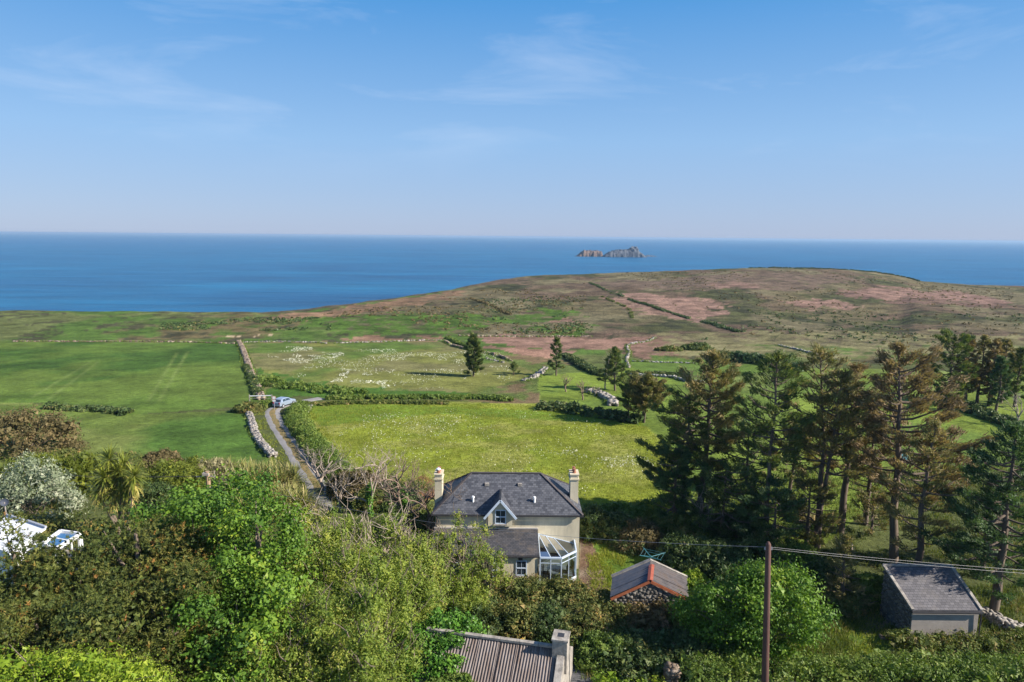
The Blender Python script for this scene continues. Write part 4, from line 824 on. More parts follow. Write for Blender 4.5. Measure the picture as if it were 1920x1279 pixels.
def tubes_np(paths, n=5):
    """many tapered tubes in one array: paths = [(pts k x 3, radii k)]"""
    Vs = []; Fs = []; o = 0; an = np.arange(n) * 2 * math.pi / n
    for p, r in paths:
        p = np.asarray(p, float); r = np.asarray(r, float); k = len(p); d = unit(np.gradient(p, axis=0)); ref = np.where(np.abs(d[:, 2:3]) < .9, np.array([[0, 0, 1.]]), np.array([[1., 0, 0]]))
        a = unit(np.cross(d, ref)); b_ = np.cross(d, a); v = p[:, None] + (a[:, None] * np.cos(an)[None, :, None] + b_[:, None] * np.sin(an)[None, :, None]) * r[:, None, None]
        Vs.append(v.reshape(-1, 3)); i, j = np.meshgrid(np.arange(k - 1), np.arange(n), indexing='ij'); j2 = (j + 1) % n
        Fs.append(np.stack([i * n + j, i * n + j2, (i + 1) * n + j2, (i + 1) * n + j], -1).reshape(-1, 4) + o); o += k * n
    return np.concatenate(Vs), np.concatenate(Fs)
def limb(a, b, rng, k=6, bend=.12, sag=0.0):
    a = np.asarray(a, float); b = np.asarray(b, float); t = np.linspace(0, 1, k)[:, None]; L = np.linalg.norm(b - a); off = np.cumsum(rng.normal(size=(k, 3)), 0) * bend * L / k; off -= off[0]; off *= (1 - t) * 1.4 + .1
    p = a + (b - a) * t + off * np.sin(t * math.pi); p[:, 2] += sag * L * (4 * t[:, 0] * (1 - t[:, 0])); return p
def bark(name, c0, c1): return plain(name, c0, c1, .95, 2.5, .6, .03, sc=(1, 1, .25))
BARK = bark('grey_brown_bark', (.1, .075, .055), (.2, .16, .125)); BARKD = bark('dark_conifer_bark', (.08, .06, .045), (.17, .13, .1)); BARKP = bark('pale_dead_wood', (.26, .21, .17), (.42, .35, .29)); BARKB = bark('brown_dead_twig', (.16, .11, .08), (.27, .2, .15))
_GAIN = {'sycamore': (2.3,1.42,1.0), 'ash': (2.1,1.8,1.4), 'pine': (1.4,1.32,.95), 'cypress': (2.5,2.3,2.0), 'cypressg': (2.7,2.25,1.7), 'cypressb': (2.0,1.95,1.7), 'dark': (2.0,1.9,1.5), 'fir': (2.5,2.0,1.5), 'scrub': (1.45, 1.35, 1.2), 'gorse': (1.6, 1.5, 1.3), 'hedge': (1.5, 1.4, 1.2), 'bright': (1.5, 1.35, 1.1), 'ivy': (1.7, 1.4, 1.1), 'brown': (1.2,1.32,1.15), 'reddish': (1.2, 1.2, 1.2), 'silver': (1.2, 1.2, 1.2), 'tamar': (1.4,1.4,1.3), 'flax': (1.9,1.75,1.5), 'cordy': (2.0,1.8,1.2), 'fern': (1.15, 1.1, 1.05), 'olive': (1.5, 1.4, 1.1)}
_lm0 = leafmat
def leafmat(name, cols, *a, gain=(1, 1, 1), **k): return _lm0(name, [(p, tuple(min(.85, c * g_) for c, g_ in zip(cc, gain))) for p, cc in cols], *a, **k)
LM = dict(
    sycamore=leafmat('sycamore_leaf', [(0, (.026, .095, .022)), (.4, (.045, .14, .026)), (.75, (.075, .2, .03)), (1, (.11, .22, .035))], gain=_GAIN['sycamore'], trans=.3, rough=.5),
    ash=leafmat('ash_leaf', [(0, (.06, .11, .026)), (.45, (.11, .165, .035)), (.8, (.17, .215, .05)), (1, (.25, .25, .09))], gain=_GAIN['ash'], trans=.34, rough=.55),
    pine=leafmat('pine_needle', [(0, (.032, .055, .02)), (.4, (.065, .088, .026)), (.75, (.11, .12, .035)), (.92, (.17, .13, .045)), (1, (.22, .11, .04))], gain=_GAIN['pine'], trans=.12, rough=.6),
    cypress=leafmat('cypress_foliage', [(0, (.04, .052, .024)), (.4, (.075, .078, .036)), (.75, (.125, .105, .055)), (1, (.18, .14, .08))], gain=_GAIN['cypress'], trans=.32, rough=.65),
    cypressg=leafmat('cypress_green', [(0, (.024, .045, .022)), (.5, (.045, .075, .03)), (.85, (.08, .1, .04)), (1, (.13, .12, .05))], gain=_GAIN['cypressg'], trans=.32, rough=.65),
    cypressb=leafmat('cypress_brown', [(0, (.07, .055, .034)), (.5, (.12, .09, .055)), (.85, (.17, .125, .08)), (1, (.22, .165, .11))], gain=_GAIN['cypressb'], trans=.32, rough=.65),
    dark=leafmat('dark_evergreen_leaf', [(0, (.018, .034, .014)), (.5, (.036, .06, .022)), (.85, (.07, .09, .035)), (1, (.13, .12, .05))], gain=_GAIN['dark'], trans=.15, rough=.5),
    fir=leafmat('fir_needle', [(0, (.016, .04, .026)), (.5, (.03, .065, .036)), (1, (.055, .1, .045))], gain=_GAIN['fir'], trans=.32, rough=.55),
    scrub=leafmat('mixed_scrub_leaf', [(0, (.045, .07, .02)), (.4, (.08, .115, .028)), (.7, (.14, .15, .045)), (.88, (.19, .15, .07)), (1, (.26, .19, .12))], gain=_GAIN['scrub'], trans=.25, rough=.6),
    gorse=leafmat('gorse_leaf', [(0, (.04, .06, .018)), (.45, (.075, .095, .026)), (.75, (.13, .115, .04)), (.93, (.19, .12, .06)), (1, (.3, .2, .04))], gain=_GAIN['gorse'], trans=.15, rough=.65),
    hedge=leafmat('hedge_leaf', [(0, (.05, .09, .02)), (.45, (.09, .145, .03)), (.8, (.15, .2, .05)), (1, (.22, .24, .09))], gain=_GAIN['hedge'], trans=.28, rough=.55),
    bright=leafmat('bright_hedge_leaf', [(0, (.09, .17, .02)), (.5, (.16, .25, .025)), (1, (.26, .32, .05))], gain=_GAIN['bright'], trans=.32, rough=.5),
    ivy=leafmat('ivy_leaf', [(0, (.03, .095, .018)), (.5, (.055, .155, .025)), (1, (.12, .23, .05))], gain=_GAIN['ivy'], trans=.15, rough=.35),
    brown=leafmat('brown_shrub_leaf', [(0, (.065, .055, .026)), (.45, (.115, .085, .04)), (.8, (.17, .115, .06)), (1, (.23, .14, .08))], gain=_GAIN['brown'], trans=.15, rough=.65),
    reddish=leafmat('bronze_shrub_leaf', [(0, (.07, .035, .022)), (.6, (.14, .075, .045)), (1, (.22, .13, .09))], gain=_GAIN['reddish'], trans=.15, rough=.6),
    silver=leafmat('silver_leaf', [(0, (.1, .13, .08)), (.4, (.2, .24, .15)), (.75, (.36, .38, .28)), (1, (.62, .6, .5))], gain=_GAIN['silver'], trans=.2, rough=.6),
    tamar=leafmat('feathery_grey_leaf', [(0, (.14, .13, .075)), (.5, (.22, .2, .12)), (1, (.33, .28, .19))], gain=_GAIN['tamar'], trans=.2, rough=.7),
    flax=leafmat('flax_blade', [(0, (.07, .1, .03)), (.5, (.13, .14, .05)), (.8, (.22, .2, .1)), (1, (.34, .3, .18))], gain=_GAIN['flax'], trans=.2, rough=.45),
    cordy=leafmat('cabbage_palm_blade', [(0, (.06, .085, .022)), (.5, (.11, .14, .032)), (.8, (.2, .2, .07)), (1, (.38, .3, .17))], gain=_GAIN['cordy'], trans=.2, rough=.45),
    fern=leafmat('bracken_frond', [(0, (.1, .09, .035)), (.5, (.2, .15, .075)), (.8, (.32, .22, .13)), (1, (.42, .3, .2))], gain=_GAIN['fern'], trans=.25, rough=.7),
    olive=leafmat('olive_bush_leaf', [(0, (.05, .075, .012)), (.5, (.09, .12, .018)), (1, (.15, .17, .03))], gain=_GAIN['olive'], trans=.25, rough=.6),
)
def finish(e, org, leaves, mat, name='crown', limbs=None, bmat=BARK, kind=None):
    leaves = [tri(l) for l in leaves]; V_ = np.concatenate([l[0] for l in leaves]); o = 0; Fs = []
    for l in leaves: Fs.append(l[1] + o); o += len(l[0])
    ob_ = link(name, npmesh(name, V_ - np.array(org), np.concatenate(Fs), var=np.concatenate([l[2] for l in leaves])), mat, e)
    if limbs:
        v_, f_ = tubes_np([limbs[0]], 9) if False else tubes_np(limbs, 6); link('trunk', npmesh('trunk', v_ - np.array(org), f_), bmat, e, True)
    return ob_
def thing(name, loc, label, cat, group=None): return empty(name, Vector(loc), label, cat, group)

def broadleaf(px, Y, pytop, half, label, mat='ash', seed=1, leaf=.16, asp=.55, nclump=260, nleaf=70, crown_low=.2, base=None, flat=.8, depth=None, group=None, twigs=0, name='broadleaf_tree', cr=.11, bmat=BARK, sparse=0, ivy=False, cat='tree', zb=None, lean=0, heart=.62):
    """px = picture column of the crown centre, Y distance, half = crown half width in metres"""
    rng = np.random.default_rng(seed); top = W(px, pytop, Y=Y); z0 = Tz(top.x, Y) if zb is None else zb; Hh = top.z - z0; org = np.array([top.x, Y, z0])
    e = thing(name, org, label, cat, group); hz = Hh * (1 - crown_low) / 2; cz_ = z0 + Hh - hz; dep = depth or half
    d = unit(rng.normal(size=(nclump, 3))); lump = .5 + .95 * fbm(d[:, 0] * 2.1 + 5 * seed, d[:, 1] * 2.1 + d[:, 2] * 1.7, seed, 3)
    rr = lump * np.where(rng.uniform(size=nclump) < .72, rng.uniform(.82, 1, nclump), rng.uniform(.3, .8, nclump)); lump_s = 1 + .06 * rng.normal(size=nclump)
    C_ = np.stack([org[0] + lean * (d[:, 2] + 1) + d[:, 0] * rr * half, org[1] + d[:, 1] * rr * dep, cz_ + d[:, 2] * rr * hz * lump_s], 1)
    C_[:, 2] = np.maximum(C_[:, 2], z0 + .3)
    if sparse: C_ = C_[rng.uniform(size=len(C_)) > sparse]
    Rr = (half + hz) * cr * rng.uniform(.6, 1.35, len(C_)); P_, N_ = clump_pts(C_, Rr, nleaf, rng, flat, .35, .3)
    vr = np.clip(np.repeat(rng.normal(.42, .16, len(C_)), nleaf) + rng.normal(0, .14, len(P_)), 0, 1); cv = vr.reshape(-1, nleaf).mean(1); L_ = [leaf_quads(P_, N_, leaf * rng.uniform(.6, 1.3, len(P_)), asp, rng, vr)] + ([hearts(C_, Rr, rng, cv, heart, flat)] if heart else [])
    tr = .035 * Hh * .6 + .06; tk = np.array([org + [0, 0, -.4], org + [.1, 0, Hh * .25], org + [lean * .6, .05, Hh * .55], org + [lean, 0, Hh * .82]]); limbs = [(tk, [tr, tr * .75, tr * .5, tr * .15])]
    nl = min(len(C_), 46); 
    for q in rng.permutation(len(C_))[:nl]:
        c = C_[q]; f = np.clip((c[2] - z0) / Hh * .75, .12, .8) * rng.uniform(.5, .95); s = org + np.array([0, 0, Hh * f]); p = limb(s, c, rng, 6, .25, -.05); limbs.append((p, np.linspace(tr * .32, .015, 6)))
    if twigs:
        for q in rng.integers(0, len(C_), twigs):
            c = C_[q]; s = c + rng.normal(size=3) * .2 - [0, 0, .2]; e_ = c + unit(d[q % len(d)] * .6 + [0, 0, .8] + rng.normal(size=3) * .3) * Rr[q] * rng.uniform(1.2, 2.1); limbs.append((limb(s, e_, rng, 5, .35), np.linspace(.035, .012, 5)))
    finish(e, org, L_, LM[mat], 'crown', limbs, bmat); return e

def pinetree(px, Y, pytop, half, label, seed=1, ntuft=2600, mat='pine', group=None, crown_low=.05, depth=None, tl=.2, candles=False, name='pine_tree', zb=None):
    """bushy pine: bottle-brush shoots turned upwards over lumpy masses"""
    rng = np.random.default_rng(seed); top = W(px, pytop, Y=Y); z0 = Tz(top.x, Y) if zb is None else zb; Hh = top.z - z0; org = np.array([top.x, Y, z0]); e = thing(name, org, label, 'tree', group)
    hz = Hh * (1 - crown_low) / 2; cz_ = z0 + Hh - hz; dep = depth or half; nb = 38; d = unit(rng.normal(size=(nb, 3))); rr = rng.uniform(.55, 1, nb)
    C_ = np.stack([org[0] + d[:, 0] * rr * half, org[1] + d[:, 1] * rr * dep, cz_ + d[:, 2] * rr * hz], 1); C_[:, 2] = np.maximum(C_[:, 2], z0 + .5); Rb = (half + hz) * .185 * rng.uniform(.6, 1.4, nb)
    q = rng.integers(0, nb, ntuft); dd = unit(rng.normal(size=(ntuft, 3)) + [0, 0, .35]); P0 = C_[q] + dd * Rb[q][:, None] * rng.uniform(.82, 1.02, (ntuft, 1)) * [1, 1, .75]
    sh = unit(dd * .7 + [0, 0, .9] + rng.normal(size=(ntuft, 3)) * .25); nn = 11; L = tl * rng.uniform(.7, 1.4, ntuft)
    k = rng.normal(size=(ntuft, nn, 3)); k = unit(k - (k * sh[:, None]).sum(-1, keepdims=True) * sh[:, None] * .6); nd_ = unit(k + sh[:, None] * .75); base = P0[:, None] + sh[:, None] * (rng.uniform(0, 1, (ntuft, nn, 1)) * L[:, None, None] * .9)
    tip = base + nd_ * L[:, None, None] * .85; sd_ = unit(np.cross(nd_, rng.normal(size=nd_.shape))) * .027
    V_ = np.stack([base - sd_, base + sd_, tip], 2).reshape(-1, 3); vr = np.clip(np.repeat(rng.normal(.42, .16, nb)[q], nn) + rng.normal(0, .12, ntuft * nn), 0, 1)
    rusty = rng.uniform(size=ntuft) < .045; vr = np.where(np.repeat(rusty, nn), np.clip(vr + .5, 0, 1), vr)
    F_ = np.arange(len(V_)).reshape(-1, 3); hv = hearts(C_, Rb, rng, rng.normal(.35, .12, nb), .85, .75, 130, .16); me_v = np.concatenate([V_, hv[0]]); me_f = np.concatenate([F_, hv[1] + len(V_)]); me_var = np.concatenate([np.repeat(vr, 3), hv[2]])  # inner needles set darker: shade between the clumps put into their colour
    ob_ = link('crown', npmesh('crown', me_v - org, me_f, var=me_var), LM[mat], e)
    tr = .04 * Hh + .05; limbs = [(np.array([org - [0, 0, .4], org + [.15, .1, Hh * .4], org + [0, 0, Hh * .85]]), [tr, tr * .7, tr * .2])]
    for i in range(nb):
        s = org + np.array([0, 0, np.clip((C_[i, 2] - z0) * .7, .3, Hh * .85)]); limbs.append((limb(s, C_[i], rng, 6, .2, -.08), np.linspace(tr * .3, .02, 6)))
    if candles:
        for i in rng.integers(0, ntuft, 160): limbs.append((np.array([P0[i], P0[i] + sh[i] * .12 + [0, 0, .12], P0[i] + sh[i] * .15 + [0, 0, .42]]), [.02, .018, .012]))
    v_, f_ = tubes_np(limbs, 5); link('trunk', npmesh('trunk', v_ - org, f_), BARK, e, True); return e

def conifer(px, Y, pytop, spread, label, mat='cypress', seed=1, nbr=46, start=.35, rise=.45, prof='flat', leaf=.3, nleaf=26, group=None, forks=1, trunk=None, name='cypress_tree', dens=1.0, lean=0, gap=.12, bmat=BARKD, zb=None, dirbias=0, droop=0, pybase=None):
    """tall weathered conifer: bare lower trunk, rising limbs, flat sprays of foliage at their ends"""
    rng = np.random.default_rng(seed); top = W(px, pytop, Y=Y); z0 = Tz(top.x - lean, Y) if zb is None else zb; org = np.array([top.x - lean, Y, z0]); Hh = top.z - z0; e = thing(name, org, label, 'tree', group)
    tr = trunk or (.018 * Hh + .08); K = 9; t = np.linspace(0, 1, K); limbs = []; Cs = []; Rs = []; D_ = []
    trunks = []
    for f in range(forks):
        off = np.array([0, 0, 0]) if forks == 1 else np.array([(f - (forks - 1) / 2) * .55, rng.uniform(-.4, .4), 0]); wob = np.cumsum(rng.normal(size=(K, 3)) * .012 * Hh, 0) * [1, 1, 0]; wob -= wob[0]
        pth_ = org + off * (t[:, None] * 1.8 + .15) + np.stack([lean * t, 0 * t, Hh * t * (1 - .1 * f)], 1) + wob * .5; pth_[0, 2] -= .4; trunks.append(pth_); limbs.append((pth_, tr * (1 - t * .86) * (1 if f == 0 else .8)))
    ga_ = rng.uniform(0, 6.28)
    for i in range(nbr):
        s = (i + rng.uniform(0, 1)) / nbr; h = start + (1 - start) * s ** .9; tk = trunks[i % forks]; hx = h * (K - 1); j = min(int(hx), K - 2); base_ = tk[j] * (1 - (hx - j)) + tk[j + 1] * (hx - j)
        pr = {'flat': (1 - s) ** .45 * (.75 + .25 * math.sin(s * 3.1)), 'cone': (1 - s) ** .9 + .06, 'col': .8 * (1 - s ** 4) + .12, 'round': math.sqrt(max(0, 1 - (s * 1.0 - .25) ** 2 / .75)) * .9 + .05}[prof]
        L = spread * pr * rng.uniform(.55, 1.12); ga_ += 2.4 + rng.uniform(-.5, .5); dx, dy = math.cos(ga_), math.sin(ga_); L *= 1 + dirbias * dx
        el = rise * (.5 + .9 * s) + rng.uniform(-.15, .2); end = base_ + np.array([dx * L * math.cos(el), dy * L * math.cos(el), L * math.sin(el)]); p = limb(base_, end, rng, 6, .12, -.1 + droop); limbs.append((p, np.linspace(max(.03, tr * .3 * (L / spread + .2)), .015, 6)))
        if rng.uniform() < gap: continue
        nt_ = max(3, int(L * 2.3 * dens))
        for q in range(nt_):
            f = rng.uniform(.32, 1) ** .7; hx = f * 5; jj_ = min(int(hx), 4); c = p[jj_] * (1 - hx + jj_) + p[jj_ + 1] * (hx - jj_); side = rng.uniform(-1, 1) * (1.15 - f) * L * .42; c = c + np.array([-dy * side, dx * side, rng.uniform(0, .35)])
            if q % 3 == 0: limbs.append((limb(p[max(jj_ - 1, 0)], c, rng, 4, .15), np.linspace(.03, .01, 4)))
            Cs.append(c); Rs.append(rng.uniform(.32, .62) * (spread / 4) ** .4); D_.append((dx + rng.uniform(-.4, .4), dy + rng.uniform(-.4, .4), .45))
    for f in range(forks): 
        for q in range(5): Cs.append(trunks[f][-1] - [0, 0, .35 * q - .1] + rng.normal(size=3) * .12 * q); Rs.append(.3); D_.append((0, 0, 1))
    Cs = np.array(Cs); Rs = np.array(Rs); D_ = np.array(D_); D_[:, 2] = .75; P_, N_ = clump_pts(Cs, Rs, nleaf, rng, .62, .5, .6); al = np.repeat(D_, nleaf, 0) + rng.normal(size=(len(P_), 3)) * .45
    vr = np.clip(np.repeat(rng.normal(.45, .17, len(Cs)), nleaf) + rng.normal(0, .12, len(P_)), 0, 1)
    L_ = [leaf_quads(P_, N_ + rng.normal(size=P_.shape) * .3, leaf * 1.15 * rng.uniform(.6, 1.3, len(P_)), .26, rng, vr, al)]
    finish(e, org, L_, LM[mat], 'crown', limbs, bmat); return e

def bush(px, py, rx, rz, label, mat='scrub', seed=1, ry=None, leaf=.16, asp=.55, nleaf=36, dens=1.1, name='shrub', cat='shrub', group=None, Y=None, up=.2, spiky=0, base_z=None, stems=True, core=.55, lumps=5, asym=0):
    """mound of leaves standing on the ground; px, py = picture point of its foot"""
    rng = np.random.default_rng(seed); g_ = G(px, py) if Y is None else Vector((W(px, py, Y=Y).x, Y, 0)); org = np.array([g_.x, g_.y, Tz(g_.x, g_.y) if base_z is None else base_z]); ry = ry or rx; e = thing(name, org, label, cat, group)
    area = 2 * math.pi * ((rx * ry + rx * rz + ry * rz) / 3); rc = max(.22, .17 * (rx + rz) / 2); n = int(area / (rc * rc) * 1.0 * dens); d = unit(rng.normal(size=(n, 3))); d[:, 2] = np.abs(d[:, 2]) * 1.0 - .05
    lump = .74 + .52 * fbm(d[:, 0] * 1.9 + seed * 3.3, d[:, 1] * 1.9 + d[:, 2] * 1.6 + seed, seed, 3); f = lump * rng.uniform(.82, 1.02, n)
    C_ = org + np.stack([d[:, 0] * f * rx + asym * d[:, 2] * rx, d[:, 1] * f * ry, d[:, 2] * f * rz], 1); C_[:, 2] = np.maximum(C_[:, 2], T(C_[:, 0], C_[:, 1]) + .08 if base_z is None else base_z)
    Rr = rc * rng.uniform(.5, 1.5, n); P_, N_ = clump_pts(C_, Rr, nleaf, rng, .8, up, .35); dl = np.repeat(d, nleaf, 0)
    vr = np.clip(np.repeat(rng.normal(.42, .17, n), nleaf) + rng.normal(0, .14, len(P_)), 0, 1)
    L_ = [leaf_quads(P_, N_, leaf * rng.uniform(.6, 1.3, len(P_)), asp, rng, vr, (dl + [0, 0, .8] + rng.normal(size=P_.shape) * .5) if spiky else None)]
    # dense inner leaves
    if core: L_.append(hearts(org + (C_ - org) * .9, Rr * 1.15, rng, vr.reshape(-1, nleaf).mean(1), .85, .8, 15, max(.3, leaf * 1.7 / rc)))
    limbs = []
    if stems:
        for q in rng.integers(0, n, 14): limbs.append((limb(org + [rng.uniform(-.2, .2) * rx, rng.uniform(-.2, .2) * ry, 0], C_[q] + d[q] * Rr[q] * .8, rng, 5, .2), np.linspace(.05, .012, 5)))
    finish(e, org, L_, LM[mat], 'foliage', limbs or None, BARK); return e

def hedge(pxpts, wd, h, label, mat='hedge', seed=1, leaf=.15, dens=1.0, nleaf=30, name='hedge', spiky=0, uneven=.5, asp=.5, Ys=None, up=.3, cat='hedge', world=None, core=True):
    """long bank of leaves following a line on the ground"""
    rng = np.random.default_rng(seed); pts = [np.array(G(*p)) for p in pxpts] if world is None else [np.array((p[0], p[1], Tz(*p))) for p in world]; org = pts[0].copy(); e = thing(name, org, label, cat)
    seg = [np.linalg.norm((b_ - a)[:2]) for a, b_ in zip(pts[:-1], pts[1:])]; Lt = sum(seg); rc = max(.2, .2 * (wd + h) / 1.4); n = int(Lt * (wd + 2 * h) / (rc * rc) * .55 * dens); cum = np.concatenate([[0], np.cumsum(seg)])
    s = rng.uniform(0, Lt, n); P2 = np.stack([np.interp(s, cum, [p[k] for p in pts]) for k in (0, 1)], 1); s2 = np.clip(s + .4, 0, Lt); d2 = np.stack([np.interp(s2, cum, [p[k] for p in pts]) for k in (0, 1)], 1) - P2; bad = np.linalg.norm(d2, axis=1) < 1e-3; d2[bad] = (pts[-1] - pts[-2])[:2]; d2 = unit(d2)
    hn = 1 - uneven * (fbm(s / (2.2 * h + 1), s * 0 + seed, seed, 3)); an = rng.uniform(0, math.pi, n); off = np.cos(an) * wd / 2 * (.8 + .4 * rng.uniform(size=n)); zz_ = np.sin(an) ** .7 * h * hn * rng.uniform(.8, 1.05, n) * 1.25
    X_ = P2[:, 0] - d2[:, 1] * off; Y_ = P2[:, 1] + d2[:, 0] * off; C_ = np.stack([X_, Y_, T(X_, Y_) + zz_ * .85], 1); Rr = rc * rng.uniform(.5, 1.35, n); P_, N_ = clump_pts(C_, Rr, nleaf, rng, .8, up)
    vr = np.clip(np.repeat(rng.normal(.42, .17, n), nleaf) + rng.normal(0, .14, len(P_)), 0, 1)
    L_ = [leaf_quads(P_, N_, leaf * rng.uniform(.6, 1.3, len(P_)), asp, rng, vr, (np.array([0, 0, 1.]) + rng.normal(size=P_.shape) * .5) if spiky else None)]
    if core: C2 = C_.copy(); C2[:, 2] = C_[:, 2] - .12 * h; L_.append(hearts(C2, Rr * 1.1, rng, vr.reshape(-1, nleaf).mean(1), .85, .8, 14, max(.3, leaf * 1.7 / rc)))
    finish(e, org, L_, LM[mat], 'foliage'); return e

def deadtree(px, py, Y, pytop, spread, label, seed=1, mat=BARKP, depth=5, ivy=0, name='bare_tree', tr=.16, group=None, zb=None, nfirst=5):
    rng = np.random.default_rng(seed); b0 = W(px, py, Y=Y); z0 = Tz(b0.x, Y) if zb is None else zb; top = W(px, pytop, Y=Y).z; Hh = top - z0; org = np.array([b0.x, Y, z0]); e = thing(name, org, label, 'tree', group); limbs = []
    def grow(p, d, L, r, lv):
        k = 6; q = [p]; dd = d
        for i in range(k - 1): dd = unit(dd + rng.normal(size=3) * .2 + np.array([0, 0, .07])); q.append(q[-1] + dd * L / (k - 1))
        q = np.array(q); limbs.append((q, np.linspace(r, r * .5, k)))
        if lv <= 0: return
        for c in range(rng.integers(2, 4)):
            i = rng.integers(2, k); nd_ = unit(dd + rng.normal(size=3) * .75 * np.array([1, 1, .6]) + [0, 0, .12]); grow(q[i], nd_, L * rng.uniform(.55, .8), r * .5 * rng.uniform(.8, 1.15), lv - 1)
    th = .3; trunk = limb(org - [0, 0, .3], org + [rng.uniform(-.4, .4), 0, Hh * th], rng, 5, .15); limbs.append((trunk, np.linspace(tr, tr * .8, 5)))
    for c in range(nfirst):
        a = c * 6.28 / nfirst + rng.uniform(-.5, .5); grow(trunk[-1 - (c % 2)], unit(np.array([math.cos(a) * spread * .7, math.sin(a) * spread * .5, Hh * .45])), Hh * (.5 if Hh > 3.5 else .36) * rng.uniform(.8, 1.15), tr * .62, depth - 1)
    v_, f_ = tubes_np(limbs, 5); link('trunk', npmesh('trunk', v_ - org, f_), mat, e, True)
    if ivy:
        n = 40; t = rng.uniform(0, ivy, n); pp = np.stack([np.interp(t, np.linspace(0, 1, 5), trunk[:, k]) for k in range(3)], 1) ; pp[:, 2] = z0 + t * Hh * .55; P_, N_ = clump_pts(pp, np.full(n, .38), 60, rng, 1.2, .3)
        vr = np.clip(rng.normal(.5, .2, len(P_)), 0, 1); V_, F_, vv = leaf_quads(P_, N_, .13, .9, rng, vr); link('ivy', npmesh('ivy', V_ - org, F_, var=vv), LM['ivy'], e)
    return e

def blades(C_, n, L, wd, rng, droop=.35, up=.6, skirt=0):
    """rosettes of sword leaves: each blade two quads, bent over"""
    m = len(C_); d = unit(rng.normal(size=(m, n, 3)) + [0, 0, up]); ll = L * rng.uniform(.7, 1.2, (m, n, 1)); a = C_[:, None] + d * .05; mid = a + d * ll * .55; tip = mid + unit(d - [0, 0, droop * 1.4]) * ll * .45; s = unit(np.cross(d, [0, 0, 1.0])) * wd / 2
    V_ = np.stack([a - s * .6, a + s * .6, mid + s, mid - s, mid - s, mid + s, tip + s * .1, tip - s * .1], 2).reshape(-1, 3); return V_, np.arange(len(V_)).reshape(-1, 4), np.repeat(np.clip(rng.normal(.45, .2, m * n), 0, 1), 8)

for e_, pts_, wd_, sd_ in FRINGE:
    rg_ = np.random.default_rng(sd_ + 900); out_ = []
    for a_, b_ in zip(pts_[:-1], pts_[1:]):
        L_ = (b_ - a_).xy.length; n_ = int(L_ * 1.6) + 1; f_ = rg_.uniform(0, 1, n_); d_ = (b_ - a_).xy / max(L_, .01); s_ = rg_.choice([-1, 1], n_) * wd_ * rg_.uniform(.45, .8, n_)
        out_.append(np.stack([a_.x + (b_.x - a_.x) * f_ - d_.y * s_, a_.y + (b_.y - a_.y) * f_ + d_.x * s_], 1))
    o_ = np.concatenate(out_); C_ = np.stack([o_[:, 0], o_[:, 1], T(o_[:, 0], o_[:, 1]) + .12], 1); big = pts_[0].y > 130
    P_, N_ = clump_pts(C_, np.full(len(C_), .6 if big else .4) * rg_.uniform(.5, 1.5, len(C_)), 14, rg_, .6, .4); V_, F_, vv = leaf_quads(P_, N_, .45 if big else .25, .4, rg_, np.clip(rg_.normal(.45, .2, len(P_)), 0, 1), np.array([0, 0, 1.]) + rg_.normal(size=P_.shape) * .4)
    tag(link('grass_fringe', npmesh('grass_fringe', V_ - np.array(e_.location), F_, var=vv), LM['hedge'], e_), kind='stuff')
# ------------------------------------------------------------------ planting: far trees and hedges first
# scattered trees in the middle distance
conifer(888, 148, 630, 2.3, 'dark narrow evergreen tree standing above the corner of the flower meadow', 'cypressg', 11, 60, .08, .35, 'col', .5, 34, dens=2.2, gap=0, name='conifer_tree')
conifer(1044, 150, 634, 1.8, 'slender dark tree with a side branch near its top, right of the broken pale wall', 'cypressg', 12, 42, .12, .4, 'col', .45, 24, dens=1.6, gap=.1, name='conifer_tree')
conifer(963, 150, 681, 1.6, 'small thin conifer between the narrow dark tree and the slender tree', 'cypressg', 13, 22, .2, .3, 'cone', .4, 14, gap=.1, name='conifer_tree')
conifer(1156, 132, 655, 3.6, 'pointed conifer with wide lower branches left of the rounded tree', 'cypressg', 14, 50, .15, .3, 'cone', .45, 26, dens=1.2, gap=.05, name='conifer_tree')
conifer(1210, 104, 712, 4.0, 'rounded olive brown tree on two thin trunks at the edge of the meadow', 'cypress', 15, 70, .32, .35, 'round', .4, 34, forks=2, dens=1.5, gap=.05, dirbias=.1)
conifer(1180, 107, 720, 2.2, 'dark crown tucked behind the left side of the rounded olive tree', 'cypressg', 16, 30, .25, .35, 'round', .4, 30, dens=1.6)
for i, (px, pt, h, lab) in enumerate(((1093, 712, 1, 'bare grey tree stump standing tall left of the pale rubble heap'), (1113, 716, 1, 'bare broken stump directly in front of the pale rubble heap'), (1061, 700, 1, 'thin bare dead tree right of the slender dark tree'), (1134, 668, 1, 'leafless sapling left of the pointed conifer'), (1290, 690, 1, 'bare pole-like sapling above the grey wall'))):
    deadtree(px, 770, 122 + 4 * i, pt, 1.3, lab, 30 + i, BARKP if i % 2 else BARKB, 3, tr=.16)
